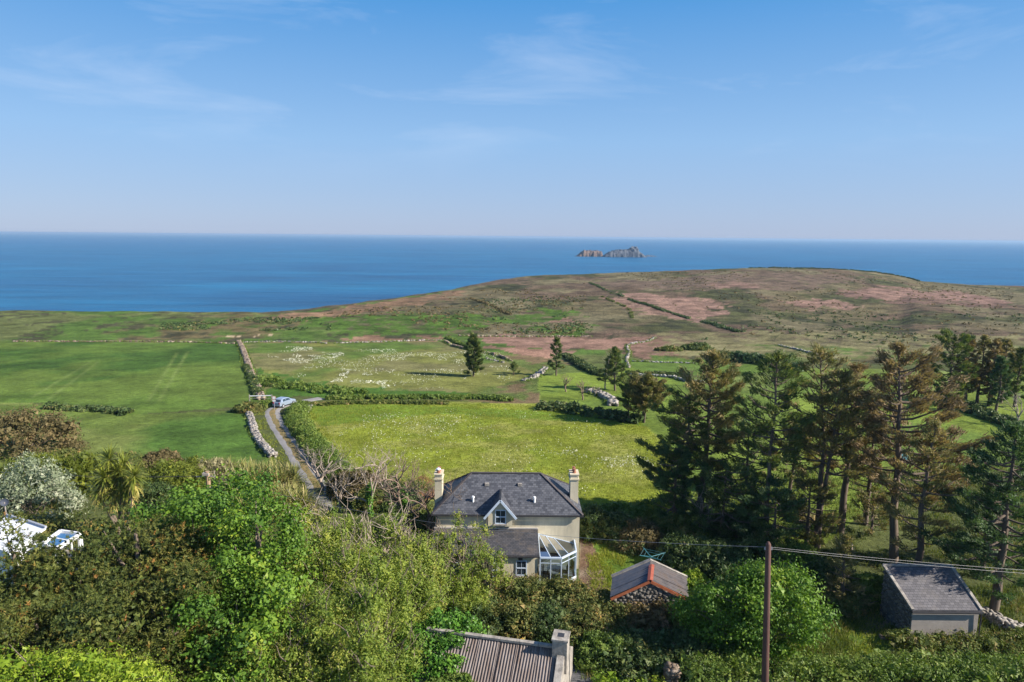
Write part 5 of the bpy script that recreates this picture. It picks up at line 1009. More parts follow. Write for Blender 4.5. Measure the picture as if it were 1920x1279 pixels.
# far stand at the right
far_ = [(1792, 630, 'cypressg', 'dark spreading evergreen at the left end of the far stand of trees', 4.6, 120), (1822, 636, 'cypressb', 'brown sparse tree second in the far stand', 3.2, 121), (1846, 632, 'cypress', 'tall brown-green tree in the middle of the far stand', 3.2, 122), (1868, 640, 'cypressb', 'thin-crowned brown tree right of the middle of the far stand', 3.0, 120), (1890, 640, 'cypress', 'olive tree near the right end of the far stand', 3.4, 123), (1878, 672, 'fir', 'shorter blue-green fir in front of the far stand', 2.6, 114), (1915, 655, 'cypressg', 'dark tree cut by the right picture edge in the far stand', 3.4, 119)]
for i, (px, pt, mt, lab, sp, Y_) in enumerate(far_):
    conifer(px, Y_, pt, sp, lab, mt, 50 + i, 56, .14, .35, 'flat' if i else 'round', .42, 26, dens=1.1, gap=.05)
hedge([(1755,742),(1790,760),(1840,778),(1890,797),(1925,812)], 3.0, 1.4, 'dark hedge bank running below the far stand of trees', 'dark', 61, .3, 1.2)
deadtree(1905, 815, 104, 742, 1.6, 'fallen bare trunk below the far stand of trees', 62, BARKP, 3)
hedge([(1335,672),(1360,676),(1400,680),(1440,684),(1500,697)], 3.5, 2.4, 'long dark evergreen hedge across the green field behind the tall trees', 'fir', 63, .4, 1.2, nleaf=26)
# hedges on the field edges
hedge([(612,748),(660,748),(700,747),(760,747),(830,747),(900,747),(960,752)], 1.8, .7, 'dark hedge between the flower meadow and the bright field behind the farmhouse', 'hedge', 64, .28, 1.0)
hedge([(560,757),(600,760),(650,757),(720,756),(780,757),(840,757)], 1.6, .4, 'low brown bank of grass along the top of the bright field behind the farmhouse', 'scrub', 65, .25, .9, spiky=1)
hedge([(500,710),(510,722),(560,728),(620,735),(680,741)], 4.5, 1.0, 'tangle of green brambles above the lane bend', 'hedge', 66, .3, .8)
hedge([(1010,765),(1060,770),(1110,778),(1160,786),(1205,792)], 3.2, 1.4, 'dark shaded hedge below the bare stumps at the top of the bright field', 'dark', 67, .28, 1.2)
hedge([(1060,668),(1080,680),(1100,692),(1120,702),(1150,708)], 2.4, 1.2, 'dark gorse hedge slanting behind the pointed conifer', 'dark', 68, .35, 1)
hedge([(1175,702),(1220,704),(1290,705)], 1.8, .8, 'dark rushes behind the grey stone wall', 'dark', 69, .35, 1)
hedge([(840,634),(860,645),(880,652),(905,660)], 1.5, .8, 'dark strip of gorse beside the diagonal wall', 'hedge', 70, .3, 1)
bush(1305, 656, 5, 1.8, 'isolated dark bush on the straw coloured heath', 'cypressg', 71, leaf=.5, ry=2.5)
bush(1255, 658, 4, 1.0, 'low grey-green bush left of the isolated dark bush', 'scrub', 72, leaf=.45, ry=2.2)
bush(467, 772, 2.5, 1.5, 'round brownish bush at the lane bend beside the white wall', 'gorse', 73, leaf=.2, ry=2)
bush(500, 762, 1.3, .8, 'low green bush behind the bar gate', 'hedge', 74, leaf=.2)
hedge([(95,765),(130,768),(165,769),(205,771),(240,777)], 2.2, 1.3, 'low dark hedge remnant between the two left fields', 'dark', 75, .28, 1.1, uneven=.9)
hedge([(478,712),(480,728),(484,742)], 1.4, .8, 'dark growth on the shaded side of the broad earth wall', 'dark', 76, .25, 1)
hedge([(462,688),(470,705),(474,722)], 1.2, .7, 'dark growth on the upper part of the broad earth wall', 'dark', 176, .25, 1)
# gorse line and heath hummocks
def hummocks(name, pxpts, n, r, mat, label, seed, jit=1.0, kind=None, cat='gorse'):
    rng = np.random.default_rng(seed); pts = [np.array(G(*p)) for p in pxpts]; seg = [np.linalg.norm((b_ - a)[:2]) for a, b_ in zip(pts[:-1], pts[1:])]; cum = np.concatenate([[0], np.cumsum(seg)]); s = rng.uniform(0, cum[-1], n)
    X_ = np.interp(s, cum, [p[0] for p in pts]) + rng.normal(size=n) * jit; Y_ = np.interp(s, cum, [p[1] for p in pts]) + rng.normal(size=n) * jit; C_ = np.stack([X_, Y_, T(X_, Y_) + r * .3], 1); R_ = r * rng.uniform(.5, 1.5, n)
    P_, N_ = clump_pts(C_, R_, 44, rng, .6, .4); P_[:, 2] = np.maximum(P_[:, 2], T(P_[:, 0], P_[:, 1])); vr = np.clip(rng.normal(.4, .2, len(P_)), 0, 1); e = thing(name, pts[0], label, cat); finish(e, pts[0], [leaf_quads(P_, N_, r * .75, .7, rng, vr)], LM[mat], 'foliage'); return e
hummocks('gorse_hedge', [(1105,531),(1135,545),(1165,556),(1195,567)], 60, .95, 'dark', 'dark gorse line on the old field bank climbing the headland, upper part', 81, .5)
hummocks('gorse_hedge', [(1195,567),(1230,578),(1260,588),(1295,598)], 95, .95, 'dark', 'dark gorse line dividing the two pink heather patches on the headland', 82, .5)
hummocks('gorse_hedge', [(1318,603),(1345,611),(1366,618),(1388,624)], 70, 1.0, 'dark', 'dark gorse line at the lower right end of the headland bank', 83, .6)
hummocks('bank', [(880,560),(905,568),(930,577),(955,590)], 110, .9, 'brown', 'thin brown bank slanting down the left flank of the headland', 84, .4, cat='bank')
hummocks('bank', [(1125,555),(1150,566),(1180,580),(1185,597)], 70, .7, 'scrub', 'thin green bank left of the pink heather patch', 85, .3, cat='bank')
hummocks('heath_edge', [(1400,503),(1450,502),(1560,504.5),(1640,510),(1700,521),(1725,528)], 300, .9, 'dark', 'dark wall of scrub along the top edge of the headland', 86, .6, cat='scrub')
rng = np.random.default_rng(88)
def scatter(name, polys, n, r, mat, seed, kind='stuff', leaf=.8, nl=12, flat=.6):
    rng = np.random.default_rng(seed); out = []
    for pl in polys:
        Pw = GP(pl); xs_ = [p.x for p in Pw]; ys_ = [p.y for p in Pw]; X_ = rng.uniform(min(xs_), max(xs_), n * 3); Y_ = rng.uniform(min(ys_), max(ys_), n * 3); k = inpoly(X_, Y_, Pw) & (fbm(X_ / 25, Y_ / 35, seed, 3) > .5); out.append(np.stack([X_[k], Y_[k]], 1)[:n])
    o_ = np.concatenate(out); C_ = np.stack([o_[:, 0], o_[:, 1], T(o_[:, 0], o_[:, 1]) + r * .2], 1); R_ = r * rng.uniform(.4, 1.5, len(C_)) ; P_, N_ = clump_pts(C_, R_, nl, rng, flat, .5); vr = np.clip(np.repeat(rng.normal(.45, .2, len(C_)), nl) + rng.normal(0, .1, len(P_)), 0, 1)
    V_, F_, vv = leaf_quads(P_, N_, r * leaf * rng.uniform(.6, 1.2, len(P_)), .7, rng, vr); return tag(link(name, npmesh(name, V_, F_, var=vv), LM[mat]), 'low clumps of ' + name.replace('_', ' ') + ' scattered over the headland', name.split('_')[0], kind='stuff')
scatter('heather_clumps', [[(600,590),(900,545),(1100,530),(1100,628),(900,628)], [(1150,512),(1900,540),(1915,640),(1400,630)]], 700, .9, 'brown', 91)
scatter('gorse_clumps', [[(900,560),(1110,550),(1110,628),(950,628)], [(1400,580),(1915,590),(1915,650),(1300,640)], [(300,600),(620,596),(620,622),(300,620)]], 330, .9, 'dark', 92)
# white flowers
def flowers(polys, ns, r, seed, thr=.5, lab='white flowers'):
    rng = np.random.default_rng(seed); out = []
    for pl, n in zip(polys, ns):
        Pw = GP(pl); xs_ = [p.x for p in Pw]; ys_ = [p.y for p in Pw]; X_ = rng.uniform(min(xs_), max(xs_), n * 6); Y_ = rng.uniform(min(ys_), max(ys_), n * 6); k = inpoly(X_ + (fbm(X_ / 8, Y_ / 8, 3) - .5) * 26, Y_ + (fbm(X_ / 9, Y_ / 9, 4) - .5) * 34, Pw) & (fbm(X_ / 6, Y_ / 8, seed, 4) > thr); out.append(np.stack([X_[k], Y_[k]], 1)[:n])
    o_ = np.concatenate(out); P_ = np.stack([o_[:, 0], o_[:, 1], T(o_[:, 0], o_[:, 1]) + rng.uniform(.15, .4, len(o_))], 1); N_ = unit(rng.normal(size=P_.shape) * .7 + [0.2, -.3, .6]); return leaf_quads(P_, N_, r * rng.uniform(.5, 1.3, len(P_)), .9, rng, rng.uniform(size=len(P_)))
FLW = leafmat('white_petals', [(0, (.45, .45, .32)), (.5, (.65, .65, .55)), (1, (.78, .78, .7))], .2, .7)
V_, F_, vv = flowers([[(520,658),(560,652),(640,655),(640,668),(590,690),(545,680)], [(600,700),(640,695),(720,712),(720,735),(640,735),(590,712)], [(700,655),(860,650),(950,680),(860,700),(720,680)], [(540,655),(930,655),(960,700),(860,742),(560,715)]], [900, 900, 600, 2200], .18, 95, .51)
tag(link('meadow_flowers', npmesh('meadow_flowers', V_, F_, var=vv), FLW), 'white flowers in drifts over the middle meadow', 'flowers', kind='stuff')
V_, F_, vv = flowers([[(640,790),(1000,770),(1180,800),(1240,860),(1230,950),(1100,930),(820,880),(700,900)], [(1020,850),(1180,830),(1220,870),(1080,880)], [(650,800),(780,780),(860,800),(700,850)]], [1500, 400, 500], .11, 96, .44)
tag(link('field_daisies', npmesh('field_daisies', V_, F_, var=vv), FLW), 'small white daisies dotted over the bright field behind the farmhouse', 'flowers', kind='stuff')
# tufts of long grass in the near fields and along the lane
GRS = leafmat('long_grass', [(0, (.17, .22, .028)), (.5, (.25, .28, .038)), (.85, (.31, .3, .06)), (1, (.34, .3, .12))], .3, .6)
def tufts(name, polys, ns, h, seed, mat, label, thr=.0, nb=5):
    rng = np.random.default_rng(seed); out = []
    for pl, n in zip(polys, ns):
        Pw = GP(pl); xs_ = [p.x for p in Pw]; ys_ = [p.y for p in Pw]; X_ = rng.uniform(min(xs_), max(xs_), n * 4); Y_ = rng.uniform(min(ys_), max(ys_), n * 4); k = inpoly(X_, Y_, Pw) & (fbm(X_ / 4, Y_ / 5, seed, 4) > thr); out.append(np.stack([X_[k], Y_[k]], 1)[:n])
    o_ = np.concatenate(out); m = len(o_); P_ = np.repeat(np.stack([o_[:, 0], o_[:, 1], T(o_[:, 0], o_[:, 1]) - .03], 1), nb, 0) + rng.normal(size=(m * nb, 3)) * [.16, .16, 0]; d = unit(rng.normal(size=P_.shape) * .38 + [0, 0, 1]); L = h * rng.uniform(.5, 1.3, (m * nb, 1)); s = unit(np.cross(d, rng.normal(size=P_.shape))) * .035
    V_ = np.stack([P_ - s, P_ + s, P_ + d * L], 1).reshape(-1, 3); vv = np.repeat(np.clip(np.repeat(rng.normal(.4, .2, m), nb) + rng.normal(0, .1, m * nb), 0, 1), 3)
    return tag(link(name, npmesh(name, V_, np.arange(len(V_)).reshape(-1, 3), var=vv), mat), label, 'grass', kind='stuff')
tufts('meadow_grass', [[(575,765),(700,752),(1010,760),(1200,792),(1255,845),(1250,965),(1090,965),(1080,930),(790,925),(690,900),(620,850)]], [18000], .2, 97, GRS, 'long bright grass standing in the field behind the farmhouse', 0)
tufts('lane_verge_grass', [[(540,765),(570,760),(590,775),(640,850),(720,915),(640,930),(590,860),(548,800)], [(478,775),(495,775),(500,800),(560,880),(590,940),(560,940),(500,850)], [(1090,985),(1390,1050),(1400,1120),(1110,1110)], [(1480,1080),(1660,1090),(1650,1230),(1480,1230)]], [3000, 1500, 1800, 1500], .25, 98, GRS, 'rough verge grass beside the lane and round the lawns', .4)
tufts('scrub_grass', [[(0,900),(560,900),(760,920),(800,1100),(780,1279),(0,1279)], [(1090,1115),(1920,1100),(1920,1279),(1090,1279)], [(1240,900),(1920,870),(1920,1090),(1400,1060)]], [3500, 5000, 4000], .5, 99, LM['scrub'], 'rank undergrowth beneath the trees and bushes', .3, 6)

# ------------------------------------------------------------------ hedge bank along the lane and bushes behind the farmhouse
hedge([(566,768),(556,778),(558,795),(570,815),(588,838),(605,858),(625,880),(640,898)], 2.8, 1.9, 'green hedge bank along the right side of the lane', 'hedge', 101, .17, 1.3, nleaf=34)
hedge([(640,905),(670,905),(700,912),(740,918),(790,928)], 3.0, 1.6, 'hedge along the bottom of the bright field left of the farmhouse', 'scrub', 102, .17, 1.2)
bush(662, 925, 2.7, 2.5, 'dense brown-green bush behind the pale bare tree by the lane', 'brown', 103, leaf=.17)
bush(745, 948, 2.4, 2.0, 'dark bush between the two bare trees', 'dark', 104, leaf=.17)
bush(700, 950, 2.0, 1.8, 'olive bush left of the dark bush between bare trees', 'scrub', 105, leaf=.16)
bush(840, 1000, 1.6, 1.4, 'reddish bracken bush beside the left end of the farmhouse', 'fern', 106, leaf=.18)
bush(800, 985, 2.2, 1.8, 'yellowish scrub bush left of the farmhouse chimney', 'scrub', 107, leaf=.16)
bush(1110, 1000, 1.9, 2.7, 'dark evergreen bush against the right end of the farmhouse', 'dark', 108, leaf=.15)
bush(1150, 1004, 2.2, 2.0, 'dark shrub second from the farmhouse wall', 'dark', 109, leaf=.15)
bush(1195, 1018, 2.4, 2.0, 'dark shrub with brownish top in the middle of the garden', 'brown', 110, leaf=.15)
bush(1180, 1022, 2.0, 1.2, 'low dark shrub at the edge of the lawn behind the clothes line', 'dark', 111, leaf=.15)
bush(1180, 985, 1.8, 1.5, 'mid green shrub behind the garden shrubs', 'hedge', 112, leaf=.15)
hedge([(1100,962),(1150,962),(1210,958),(1250,950),(1290,940)], 2.2, 1.0, 'rough green hedge between the bright field and the garden', 'hedge', 113, .17, 1.0)
hedge([(1210,985),(1250,1000),(1290,1012),(1330,1022)], 2.4, 1.4, 'sunlit yellowish shrubs along the garden path', 'olive', 114, .16, 1.1)
# flax, tamarisk and scrub at the left in front of the fields
def bladebush(px, py, r, L, n, label, mat, seed, wd=.07, nr=26, name='flax_bush', Y=None):
    rng = np.random.default_rng(seed); g_ = G(px, py); org = np.array(g_); e = thing(name, org, label, 'shrub'); a = rng.uniform(0, 6.28, nr); q = np.sqrt(rng.uniform(size=nr)) * r; X_ = org[0] + np.cos(a) * q; Y_ = org[1] + np.sin(a) * q * .8; C_ = np.stack([X_, Y_, T(X_, Y_) + .1], 1)
    V_, F_, vv = blades(C_, n, L, wd, rng, .35, 1.1); finish(e, org, [(V_, F_, vv)], LM[mat], 'foliage'); return e
for i, (px, py, r, lab) in enumerate(((445, 905, 2.2, 'flax clump nearest the tamarisk at the left of the lane'), (478, 915, 2.2, 'flax clump in the middle of the three beside the lane'), (515, 912, 2.3, 'flax clump just below the end of the white wall'), (500, 960, 2.4, 'tall flax clump in front of the others beside the lane'), (545, 960, 2.0, 'flax clump touching the edge of the lane'))):
    bladebush(px, py, r, 2.4, 40, lab, 'flax', 120 + i, .13, 36)
bush(405, 905, 2.8, 2.8, 'feathery grey tamarisk bush leaning left of the flax', 'tamar', 126, leaf=.22, asp=.2, spiky=1)
bush(440, 925, 2.2, 2.0, 'second feathery grey bush in front of the tamarisk', 'tamar', 127, leaf=.22, asp=.2, spiky=1)
bush(325, 925, 4.2, 3.6, 'wide olive green bush right of the cabbage palm', 'olive', 128, leaf=.17)
bush(365, 905, 2.6, 2.8, 'olive bush behind the weathered pole', 'olive', 129, leaf=.17)
bush(290, 945, 2.8, 2.4, 'dark olive bush at the right foot of the cabbage palm', 'dark', 130, leaf=.17)
bush(48, 846, 6.6, 5.6, 'big brown-leaved tree-like bush at the left edge before the green field', 'brown', 131, leaf=.22, ry=5, nleaf=44)
bush(60, 900, 3.6, 2.6, 'yellowish scrub below the big brown bush', 'olive', 132, leaf=.18, spiky=1)
bush(150, 915, 3.6, 4.0, 'olive green tall scrub between the silvery bush and the palm', 'olive', 133, leaf=.2, asp=.3, spiky=1)
bush(175, 885, 3.0, 2.0, 'low mixed scrub at the field edge above the palm', 'scrub', 134, leaf=.18)
bush(235, 880, 2.6, 2.0, 'yellow-green scrub behind the palm crown', 'scrub', 135, leaf=.18)
bush(300, 872, 2.6, 1.6, 'low scrub at the field edge right of the palm', 'brown', 136, leaf=.18)
bush(110, 880, 3.4, 2.2, 'rusty scrub between the brown bush and the palm', 'gorse', 137, leaf=.18)
bush(66, 962, 4.2, 5.4, 'large silvery white-flowering shrub above the white house roof', 'silver', 138, leaf=.15, nleaf=44, ry=3.4)
hedge([(10,1000),(60,1000),(130,1005),(200,1010)], 3.0, 1.6, 'low brownish hedge behind the white house', 'gorse', 139, .16, 1.0)
bush(-10, 960, 1.6, 3.2, 'orange-tinged shrub at the left picture edge by the satellite dish', 'gorse', 140, leaf=.16)
# cabbage palm
yp2 = 57.5; tpx = W(222, 868, Y=yp2); rng = np.random.default_rng(141); org = np.array([tpx.x, yp2, Tz(tpx.x, yp2)]); e = thing('cabbage_palm', org, 'cabbage palm with several sword-leaved heads and a pale skirt of dead leaves', 'palm')
heads = [(205, 862), (232, 872), (252, 893), (196, 895), (222, 900), (240, 915), (212, 925), (186, 918), (226, 885)]; hp = np.array([W(a_, b_, Y=yp2 + rng.uniform(-.8, .8)) for a_, b_ in heads]); lm = [(limb(org + rng.normal(size=3) * [.2, .2, 0], h_, rng, 6, .12), np.linspace(.2, .12, 6)) for h_ in hp]
v_, f_ = tubes_np(lm, 7); link('trunk', npmesh('trunk', v_ - org, f_), BARK, e, True); V_, F_, vv = blades(hp, 120, 1.35, .1, rng, .25, .35); link('crown', npmesh('crown', V_ - org, F_, var=vv * .75), LM['cordy'], e)
V_, F_, vv = blades(np.concatenate([hp - [0, 0, .5], hp - [0, 0, .9]]), 44, 1.1, .06, rng, .9, -1.3); link('dead_leaf_skirt', npmesh('dead_leaf_skirt', V_ - org, F_, var=.75 + vv * .25), LM['cordy'], e)
bp2 = np.array([W(252, 975, Y=52)]); e = thing('cabbage_palm', (bp2[0][0], 52, Tz(bp2[0][0], 52)), 'small young cabbage palm head below the large palm', 'palm'); org = np.array(e.location); v_, f_ = tubes_np([(limb(org, bp2[0], rng, 4, .05), np.linspace(.12, .08, 4))], 6); link('trunk', npmesh('trunk', v_ - org, f_), BARK, e, True); V_, F_, vv = blades(bp2, 120, .95, .07, rng, .25, .3); link('crown', npmesh('crown', V_ - org, F_, var=vv * .75), LM['cordy'], e)

# bare trees by the lane and left of the house
deadtree(608, 930, 70, 838, 3.4, 'pale leafless tree at the lane edge, leftmost of the bare trees', 150, BARKP, 5, tr=.2)
deadtree(695, 980, 63, 862, 2.2, 'leafless tree with an ivy-clad trunk in the middle of the bare trees', 151, BARKP, 4, ivy=1, tr=.18)
deadtree(640, 960, 64, 880, 2.0, 'small pale leafless tree between the lane and the ivy-clad trunk', 152, BARKP, 4, tr=.12)
deadtree(752, 980, 59, 852, 4.6, 'widest leafless tree, with bushy ivy on its trunk, left of the farmhouse', 153, BARKB, 5, ivy=1, tr=.24, nfirst=6)
deadtree(806, 1010, 55, 892, 3.6, 'leafless tree whose twigs reach over the left chimney and roof', 154, BARKB, 5, tr=.16)
deadtree(725, 960, 66, 850, 1.8, 'upright pale dead stems behind the ivy-clad trees', 155, BARKP, 4, tr=.13)

# ------------------------------------------------------------------ tall trees right of the house
conifer(1345, 62, 668, 5.2, 'leftmost of the tall dark trees, leaning towards the field with a dense top', 'cypress', 201, 60, .3, .45, 'flat', .3, 40, dens=1.3, lean=.8, gap=.08)
conifer(1290, 63, 745, 3.6, 'dark shorter evergreen on the left flank of the tall trees', 'cypressg', 202, 44, .3, .15, 'round', .28, 28, dens=1.5, dirbias=-.4)
conifer(1268, 60, 838, 2.4, 'dark low evergreen with branches hanging over the field edge', 'fir', 203, 40, .25, .1, 'round', .28, 44, dens=1.6, dirbias=-.3)
conifer(1456, 57, 668, 4.6, 'slim tall tree with a straight bare trunk, second of the tall trees', 'cypressg', 204, 56, .45, .4, 'flat', .28, 34, dens=1.15, gap=.15, trunk=.26)
conifer(1562, 57, 664, 5.4, 'tall tree on a double trunk in the middle of the tall row', 'cypress', 205, 72, .42, .55, 'flat', .28, 34, dens=1.1, forks=2, gap=.1, trunk=.3)
conifer(1602, 60, 690, 4.4, 'tall thin-crowned tree just right of the double trunk', 'cypressb', 206, 60, .35, .35, 'flat', .28, 30, dens=1.05, gap=.1)
conifer(1688, 54, 655, 6.0, 'broad brown tree with long layered branches, rightmost of the tall row', 'cypressb', 207, 64, .3, .4, 'flat', .3, 38, dens=1.25, lean=-1.2, dirbias=.35, gap=.1, trunk=.38)
conifer(1745, 50, 800, 4.0, 'lower brown spreading tree right of the broad brown tree', 'cypress', 208, 40, .25, .3, 'flat', .28, 28, dens=1.1)
conifer(1640, 62, 790, 3.4, 'smaller sparse tree between the double trunk and the broad tree', 'cypress', 209, 44, .3, .35, 'flat', .28, 26)
conifer(1905, 46.5, 800, 4.8, 'large dark evergreen at the right edge overhanging the outbuilding', 'fir', 210, 76, .16, .12, 'flat', .26, 42, dens=1.5, gap=.0, dirbias=-.2, name='fir_tree')
conifer(1862, 53, 900, 3.0, 'dark evergreen behind the outbuilding roof', 'fir', 211, 50, .1, .1, 'cone', .26, 36, dens=1.3, name='fir_tree')
conifer(1490, 70, 800, 3.8, 'dark brown tree crown filling the gap behind the slim tall tree', 'cypress', 212, 32, .2, .3, 'round', .3, 34, dens=1.3)
conifer(1405, 62, 800, 4.2, 'dark evergreen between the first two tall trees', 'fir', 213, 41, .12, .2, 'round', .28, 30, dens=1.2)
conifer(1360, 58, 880, 4.0, 'dark spreading evergreen beneath the leftmost tall tree', 'dark', 214, 39, .08, .15, 'round', .28, 32, dens=1.2)
conifer(1455, 55, 920, 3.6, 'dark evergreen mass behind the slim trunk', 'fir', 215, 35, .05, .15, 'round', .28, 40, dens=1.4)
conifer(1520, 57, 905, 3.0, 'olive evergreen beneath the double-trunked tree', 'cypress', 216, 44, .1, .2, 'round', .28, 34, dens=1.2)
conifer(1590, 47, 1010, 2.2, 'sparse young cypress at the foot of the double trunk', 'cypress', 217, 40, .05, .3, 'cone', .25, 26, dens=1.2)
conifer(1640, 60, 930, 2.4, 'thin shrubby tree behind the outbuilding', 'cypress', 218, 30, .1, .3, 'round', .26, 22)
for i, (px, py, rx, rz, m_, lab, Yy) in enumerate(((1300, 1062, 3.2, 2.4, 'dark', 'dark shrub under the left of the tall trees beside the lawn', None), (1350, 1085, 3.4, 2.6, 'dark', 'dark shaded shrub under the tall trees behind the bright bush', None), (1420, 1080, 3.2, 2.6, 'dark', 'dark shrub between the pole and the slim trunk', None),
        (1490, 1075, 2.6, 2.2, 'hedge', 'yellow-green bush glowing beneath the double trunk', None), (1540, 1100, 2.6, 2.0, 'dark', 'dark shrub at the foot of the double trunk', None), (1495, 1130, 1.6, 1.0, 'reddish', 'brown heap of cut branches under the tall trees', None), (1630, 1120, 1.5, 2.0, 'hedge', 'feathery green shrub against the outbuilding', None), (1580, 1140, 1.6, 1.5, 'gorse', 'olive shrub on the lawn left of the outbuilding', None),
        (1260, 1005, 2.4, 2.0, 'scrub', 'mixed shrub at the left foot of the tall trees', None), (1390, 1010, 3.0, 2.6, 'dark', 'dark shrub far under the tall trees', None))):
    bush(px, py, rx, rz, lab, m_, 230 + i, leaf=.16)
deadtree(1310, 1010, 60, 915, 2.0, 'grey half-dead tree with twisted trunk under the leftmost tall tree', 240, BARKP, 4, tr=.18)
deadtree(1596, 1060, 54, 1000, .8, 'short silvery dead stub beside the double trunk', 241, BARKP, 2, tr=.13, nfirst=2)
te = thing('tarpaulin', G(1690, 866), 'small teal tarpaulin shelter seen through the branches of the broad brown tree', 'tarpaulin'); MB().slab([(-.7, -.6, 0), (.7, -.6, 0), (.45, 0, 1.5), (-.6, 0, 1.7)], (0, .06, 0)).slab([(.45, .06, 1.5), (-.6, .06, 1.7), (-.7, .9, 0), (.7, .9, 0)], (0, .05, 0)).build('cover', TEAL, te)

# ------------------------------------------------------------------ bushes in the foreground right
QUAD[0] = True
broadleaf(1425, 40.4, 1058, 4.6, 'large bright green rounded bush with pale flower spikes behind the utility pole', 'sycamore', 301, .18, .6, 150, 120, .02, depth=2.5, name='chestnut_bush', cat='bush', cr=.135)
QUAD[0] = False
bush(1330, 1180, 2.2, 2.6, 'left shoulder of bright bushes next to the tin-roofed shed', 'sycamore', 302, leaf=.19)
bush(1300, 1100, 1.2, 1.2, 'small yellow-green bush touching the tin shed roof', 'bright', 303, leaf=.14)
rng = np.random.default_rng(304)
hedge(None, 3.2, 2.1, 'long tangled green hedge along the bottom right edge', 'hedge', 305, .15, 1.7, nleaf=60, world=[(10.5, 37.4), (14, 37.2), (18, 37.2), (24, 37.4), (30, 37.4), (36, 37.2)], uneven=.35)
hedge(None, 2.2, 1.1, 'scrubby hedge in front of the outbuilding wall', 'scrub', 306, .14, 1.3, world=[(25.5, 42.0), (28, 41.7), (32, 41.6), (36, 42.3)], uneven=.4)
hedge(None, 2.6, .9, 'low grass bank in front of the right hedge', 'bright', 307, .14, 1, world=[(5, 36.4), (7, 36.0), (9, 35.8)], uneven=.5)
bush(1330, 1235, 1.6, .9, 'dry bracken heap under the bright bush', 'fern', 308, leaf=.18)
bush(1160, 1168, 2.1, 2.0, 'green bramble bush in front of the tin-roofed shed, left side', 'gorse', 309, leaf=.14)
bush(1215, 1175, 2.6, 2.1, 'pinkish dry bracken in front of the stone gable', 'fern', 310, leaf=.15)
bush(1262, 1178, 1.9, 1.8, 'mixed bracken and bramble at the right of the stone gable', 'scrub', 311, leaf=.15)
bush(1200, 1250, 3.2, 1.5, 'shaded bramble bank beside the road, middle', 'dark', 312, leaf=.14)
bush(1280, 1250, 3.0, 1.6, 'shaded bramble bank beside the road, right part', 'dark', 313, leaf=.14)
bush(1140, 1235, 2.6, 1.6, 'shaded green bank right of the concrete chimney', 'hedge', 314, leaf=.14)
bush(1375, 1255, 1.6, 1.4, 'bright shrub at the left foot of the utility pole', 'hedge', 315, leaf=.15)
for i, (px, py, rx, rz, m_, lab) in enumerate(((880, 1150, 2.6, 2.6, 'gorse', 'gorse bush at the left end of the scrub below the farmhouse'), (935, 1140, 2.4, 2.2, 'gorse', 'gorse bush below the lean-to window'), (985, 1150, 2.5, 2.4, 'gorse', 'gorse bush below the corner of the lean-to'), (1040, 1150, 2.5, 2.2, 'gorse', 'gorse bush below the conservatory'), (1090, 1160, 2.3, 2.1, 'gorse', 'gorse bush right of the conservatory steps'),
        (905, 1185, 2.6, 2.0, 'dark', 'dark bush above the rusty roof, left'), (965, 1190, 2.6, 2.2, 'gorse', 'olive bush above the middle of the rusty roof'), (1030, 1195, 2.6, 2.1, 'dark', 'dark bush behind the concrete chimney'), (1095, 1200, 2.6, 2.1, 'gorse', 'olive bush right of the concrete chimney'), (845, 1180, 2.2, 2.2, 'dark', 'dark bush between the ivy mound and the gorse'), (1130, 1145, 1.6, 1.2, 'scrub', 'yellowish scrub at the end of the garden path'))):
    bush(px, py, rx, rz, lab, m_, 320 + i, leaf=.13, nleaf=40)
# ivy mound on the derelict cottage and growth on its roof
bush(828, 1225, 2.9, 2.5, 'glossy ivy mound covering the left end of the rusty roof', 'ivy', 340, Y=37.2, leaf=.14, asp=.9, nleaf=50, base_z=2.0, name='ivy_mound', cat='ivy')
bush(845, 1279, 1.6, .9, 'weeds growing over the lower left of the rusty roof', 'hedge', 341, Y=33.5, base_z=2.4, leaf=.12)

QUAD[0] = True
# ------------------------------------------------------------------ foreground trees at the left
pinetree(250, 38, 950, 3.6, 'dark olive pine right of the white house, with upright brown shoots', 401, 4576, depth=3, zb=0)
pinetree(130, 37, 1042, 3.9, 'dark olive pine in front of the white sunroom', 402, 4576, depth=3, zb=0)
pinetree(20, 38, 992, 3.1, 'dark pine at the left picture edge in front of the white house', 403, 3168, depth=2.6, zb=0)
pinetree(300, 34, 1075, 2.9, 'pine with orange-tinged shoots low in front of the bright sycamore', 404, 3168, zb=.5)
pinetree(60, 33, 1120, 3.4, 'lowest dark pine at the bottom left', 405, 3660, zb=.5)
pinetree(180, 32.5, 1130, 2.8, 'bushy pine at the bottom between the other pines', 406, 2956, zb=.5)
bush(90, 1270, 6.0, 1.9, 'bright yellow-green leafy hedge top at the bottom left corner', 'bright', 407, Y=28.5, ry=1.6, base_z=5.9, leaf=.1, nleaf=60, dens=1.5, name='hedge', cat='hedge')
broadleaf(400, 42, 900, 4.2, 'bright green sycamore behind the pines, left of the pale ash trees', 'sycamore', 410, .18, .8, 122, 120, .02, cr=.14, zb=0)
broadleaf(480, 39, 935, 3.4, 'bright green sycamore crown nearest the flax and lane', 'sycamore', 411, .18, .8, 97, 120, .02, cr=.14, zb=0)
broadleaf(440, 35, 1075, 4.0, 'darker green sycamore low in the foreground', 'sycamore', 412, .18, .8, 122, 120, .02, cr=.14, zb=0)
broadleaf(345, 45, 915, 2.2, 'yellow-tipped sycamore top beside the weathered pole', 'sycamore', 413, .19, .8, 110, 70, .1, cr=.13, zb=0)
QUAD[0] = False
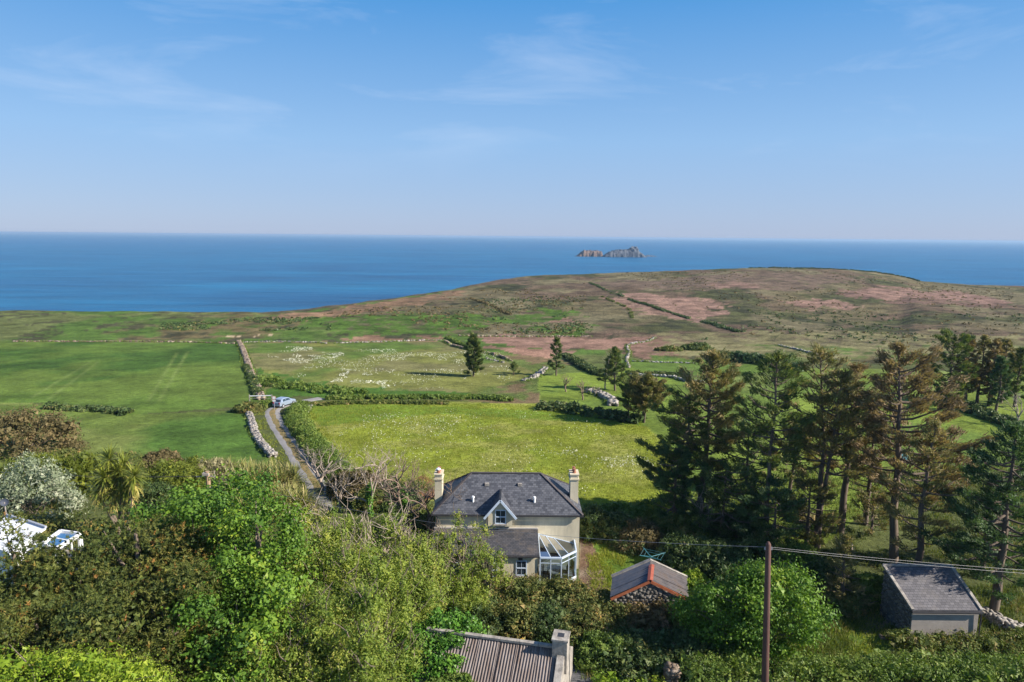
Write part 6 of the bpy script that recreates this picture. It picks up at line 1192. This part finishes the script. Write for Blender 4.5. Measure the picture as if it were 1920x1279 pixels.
ashes = [(560, 47, 950, 3.0, 'twiggy pale green ash beside the lane end, left of the ash group'), (640, 48, 985, 3.2, 'twiggy ash below the bare ivy-clad trees'), (720, 47, 960, 3.2, 'olive ash left of the farmhouse eaves'), (590, 41, 1010, 3.6, 'broad pale ash in the centre left'), (690, 40, 1030, 3.6, 'broad pale ash in front of the red soil patch'), (770, 43, 1020, 2.4, 'light ash with drooping leaves left of the lean-to'), (620, 35, 1120, 3.6, 'pale ash at the bottom middle'), (690, 34.5, 1130, 2.8, 'pale ash at the bottom left of the rusty roof'), (530, 34, 1160, 3.0, 'pale ash at the bottom beside the dark sycamore')]
for i, (px, Yy, pt, hf, lab) in enumerate(ashes):
    broadleaf(px, Yy, pt, hf, lab, 'ash', 420 + i, .16, .34, 120 if i < 3 else 130, 90 if i < 3 else 140, .02, cr=.13, flat=1.25, heart=.4, zb=0, twigs=300 if i < 3 else 110, sparse=.15 if i < 3 else .05, bmat=BARKP if i < 3 else BARK, name='ash_tree')
broadleaf(868, 46.2, 978, 2.9, 'yellow-green ash spreading in front of the farmhouse lean-to', 'ash', 440, .16, .34, 150, 60, .18, cr=.1, sparse=.2, twigs=120, bmat=BARK, name='ash_tree', zb=0, heart=.3)
broadleaf(862, 44.5, 1060, 2.5, 'lower leafy ash branch mass below the lean-to windows', 'ash', 441, .16, .34, 150, 70, .02, cr=.11, name='ash_tree', zb=0, twigs=40)
broadleaf(915, 45.2, 1030, .9, 'small ash spray in front of the lean-to window', 'ash', 442, .15, .34, 22, 50, .6, cr=.16, name='ash_tree', zb=0)
# ------------------------------------------------------------------ sea haze
m = bpy.data.materials.new('sea_haze'); m.use_nodes = True; t = m.node_tree; t.nodes.clear(); o_ = nd(t, 'ShaderNodeOutputMaterial'); v = nd(t, 'ShaderNodeVolumePrincipled')
v.inputs['Color'].default_value = (.42, .62, .88, 1); v.inputs['Density'].default_value = HAZE_DENSITY; v.inputs['Anisotropy'].default_value = .1
t.links.new(v.outputs[0], o_.inputs['Volume'])
tag(MB().box(-60000, 60000, -60, 37500, SEA_Z - 8, 31).build('haze', m), kind='stuff')
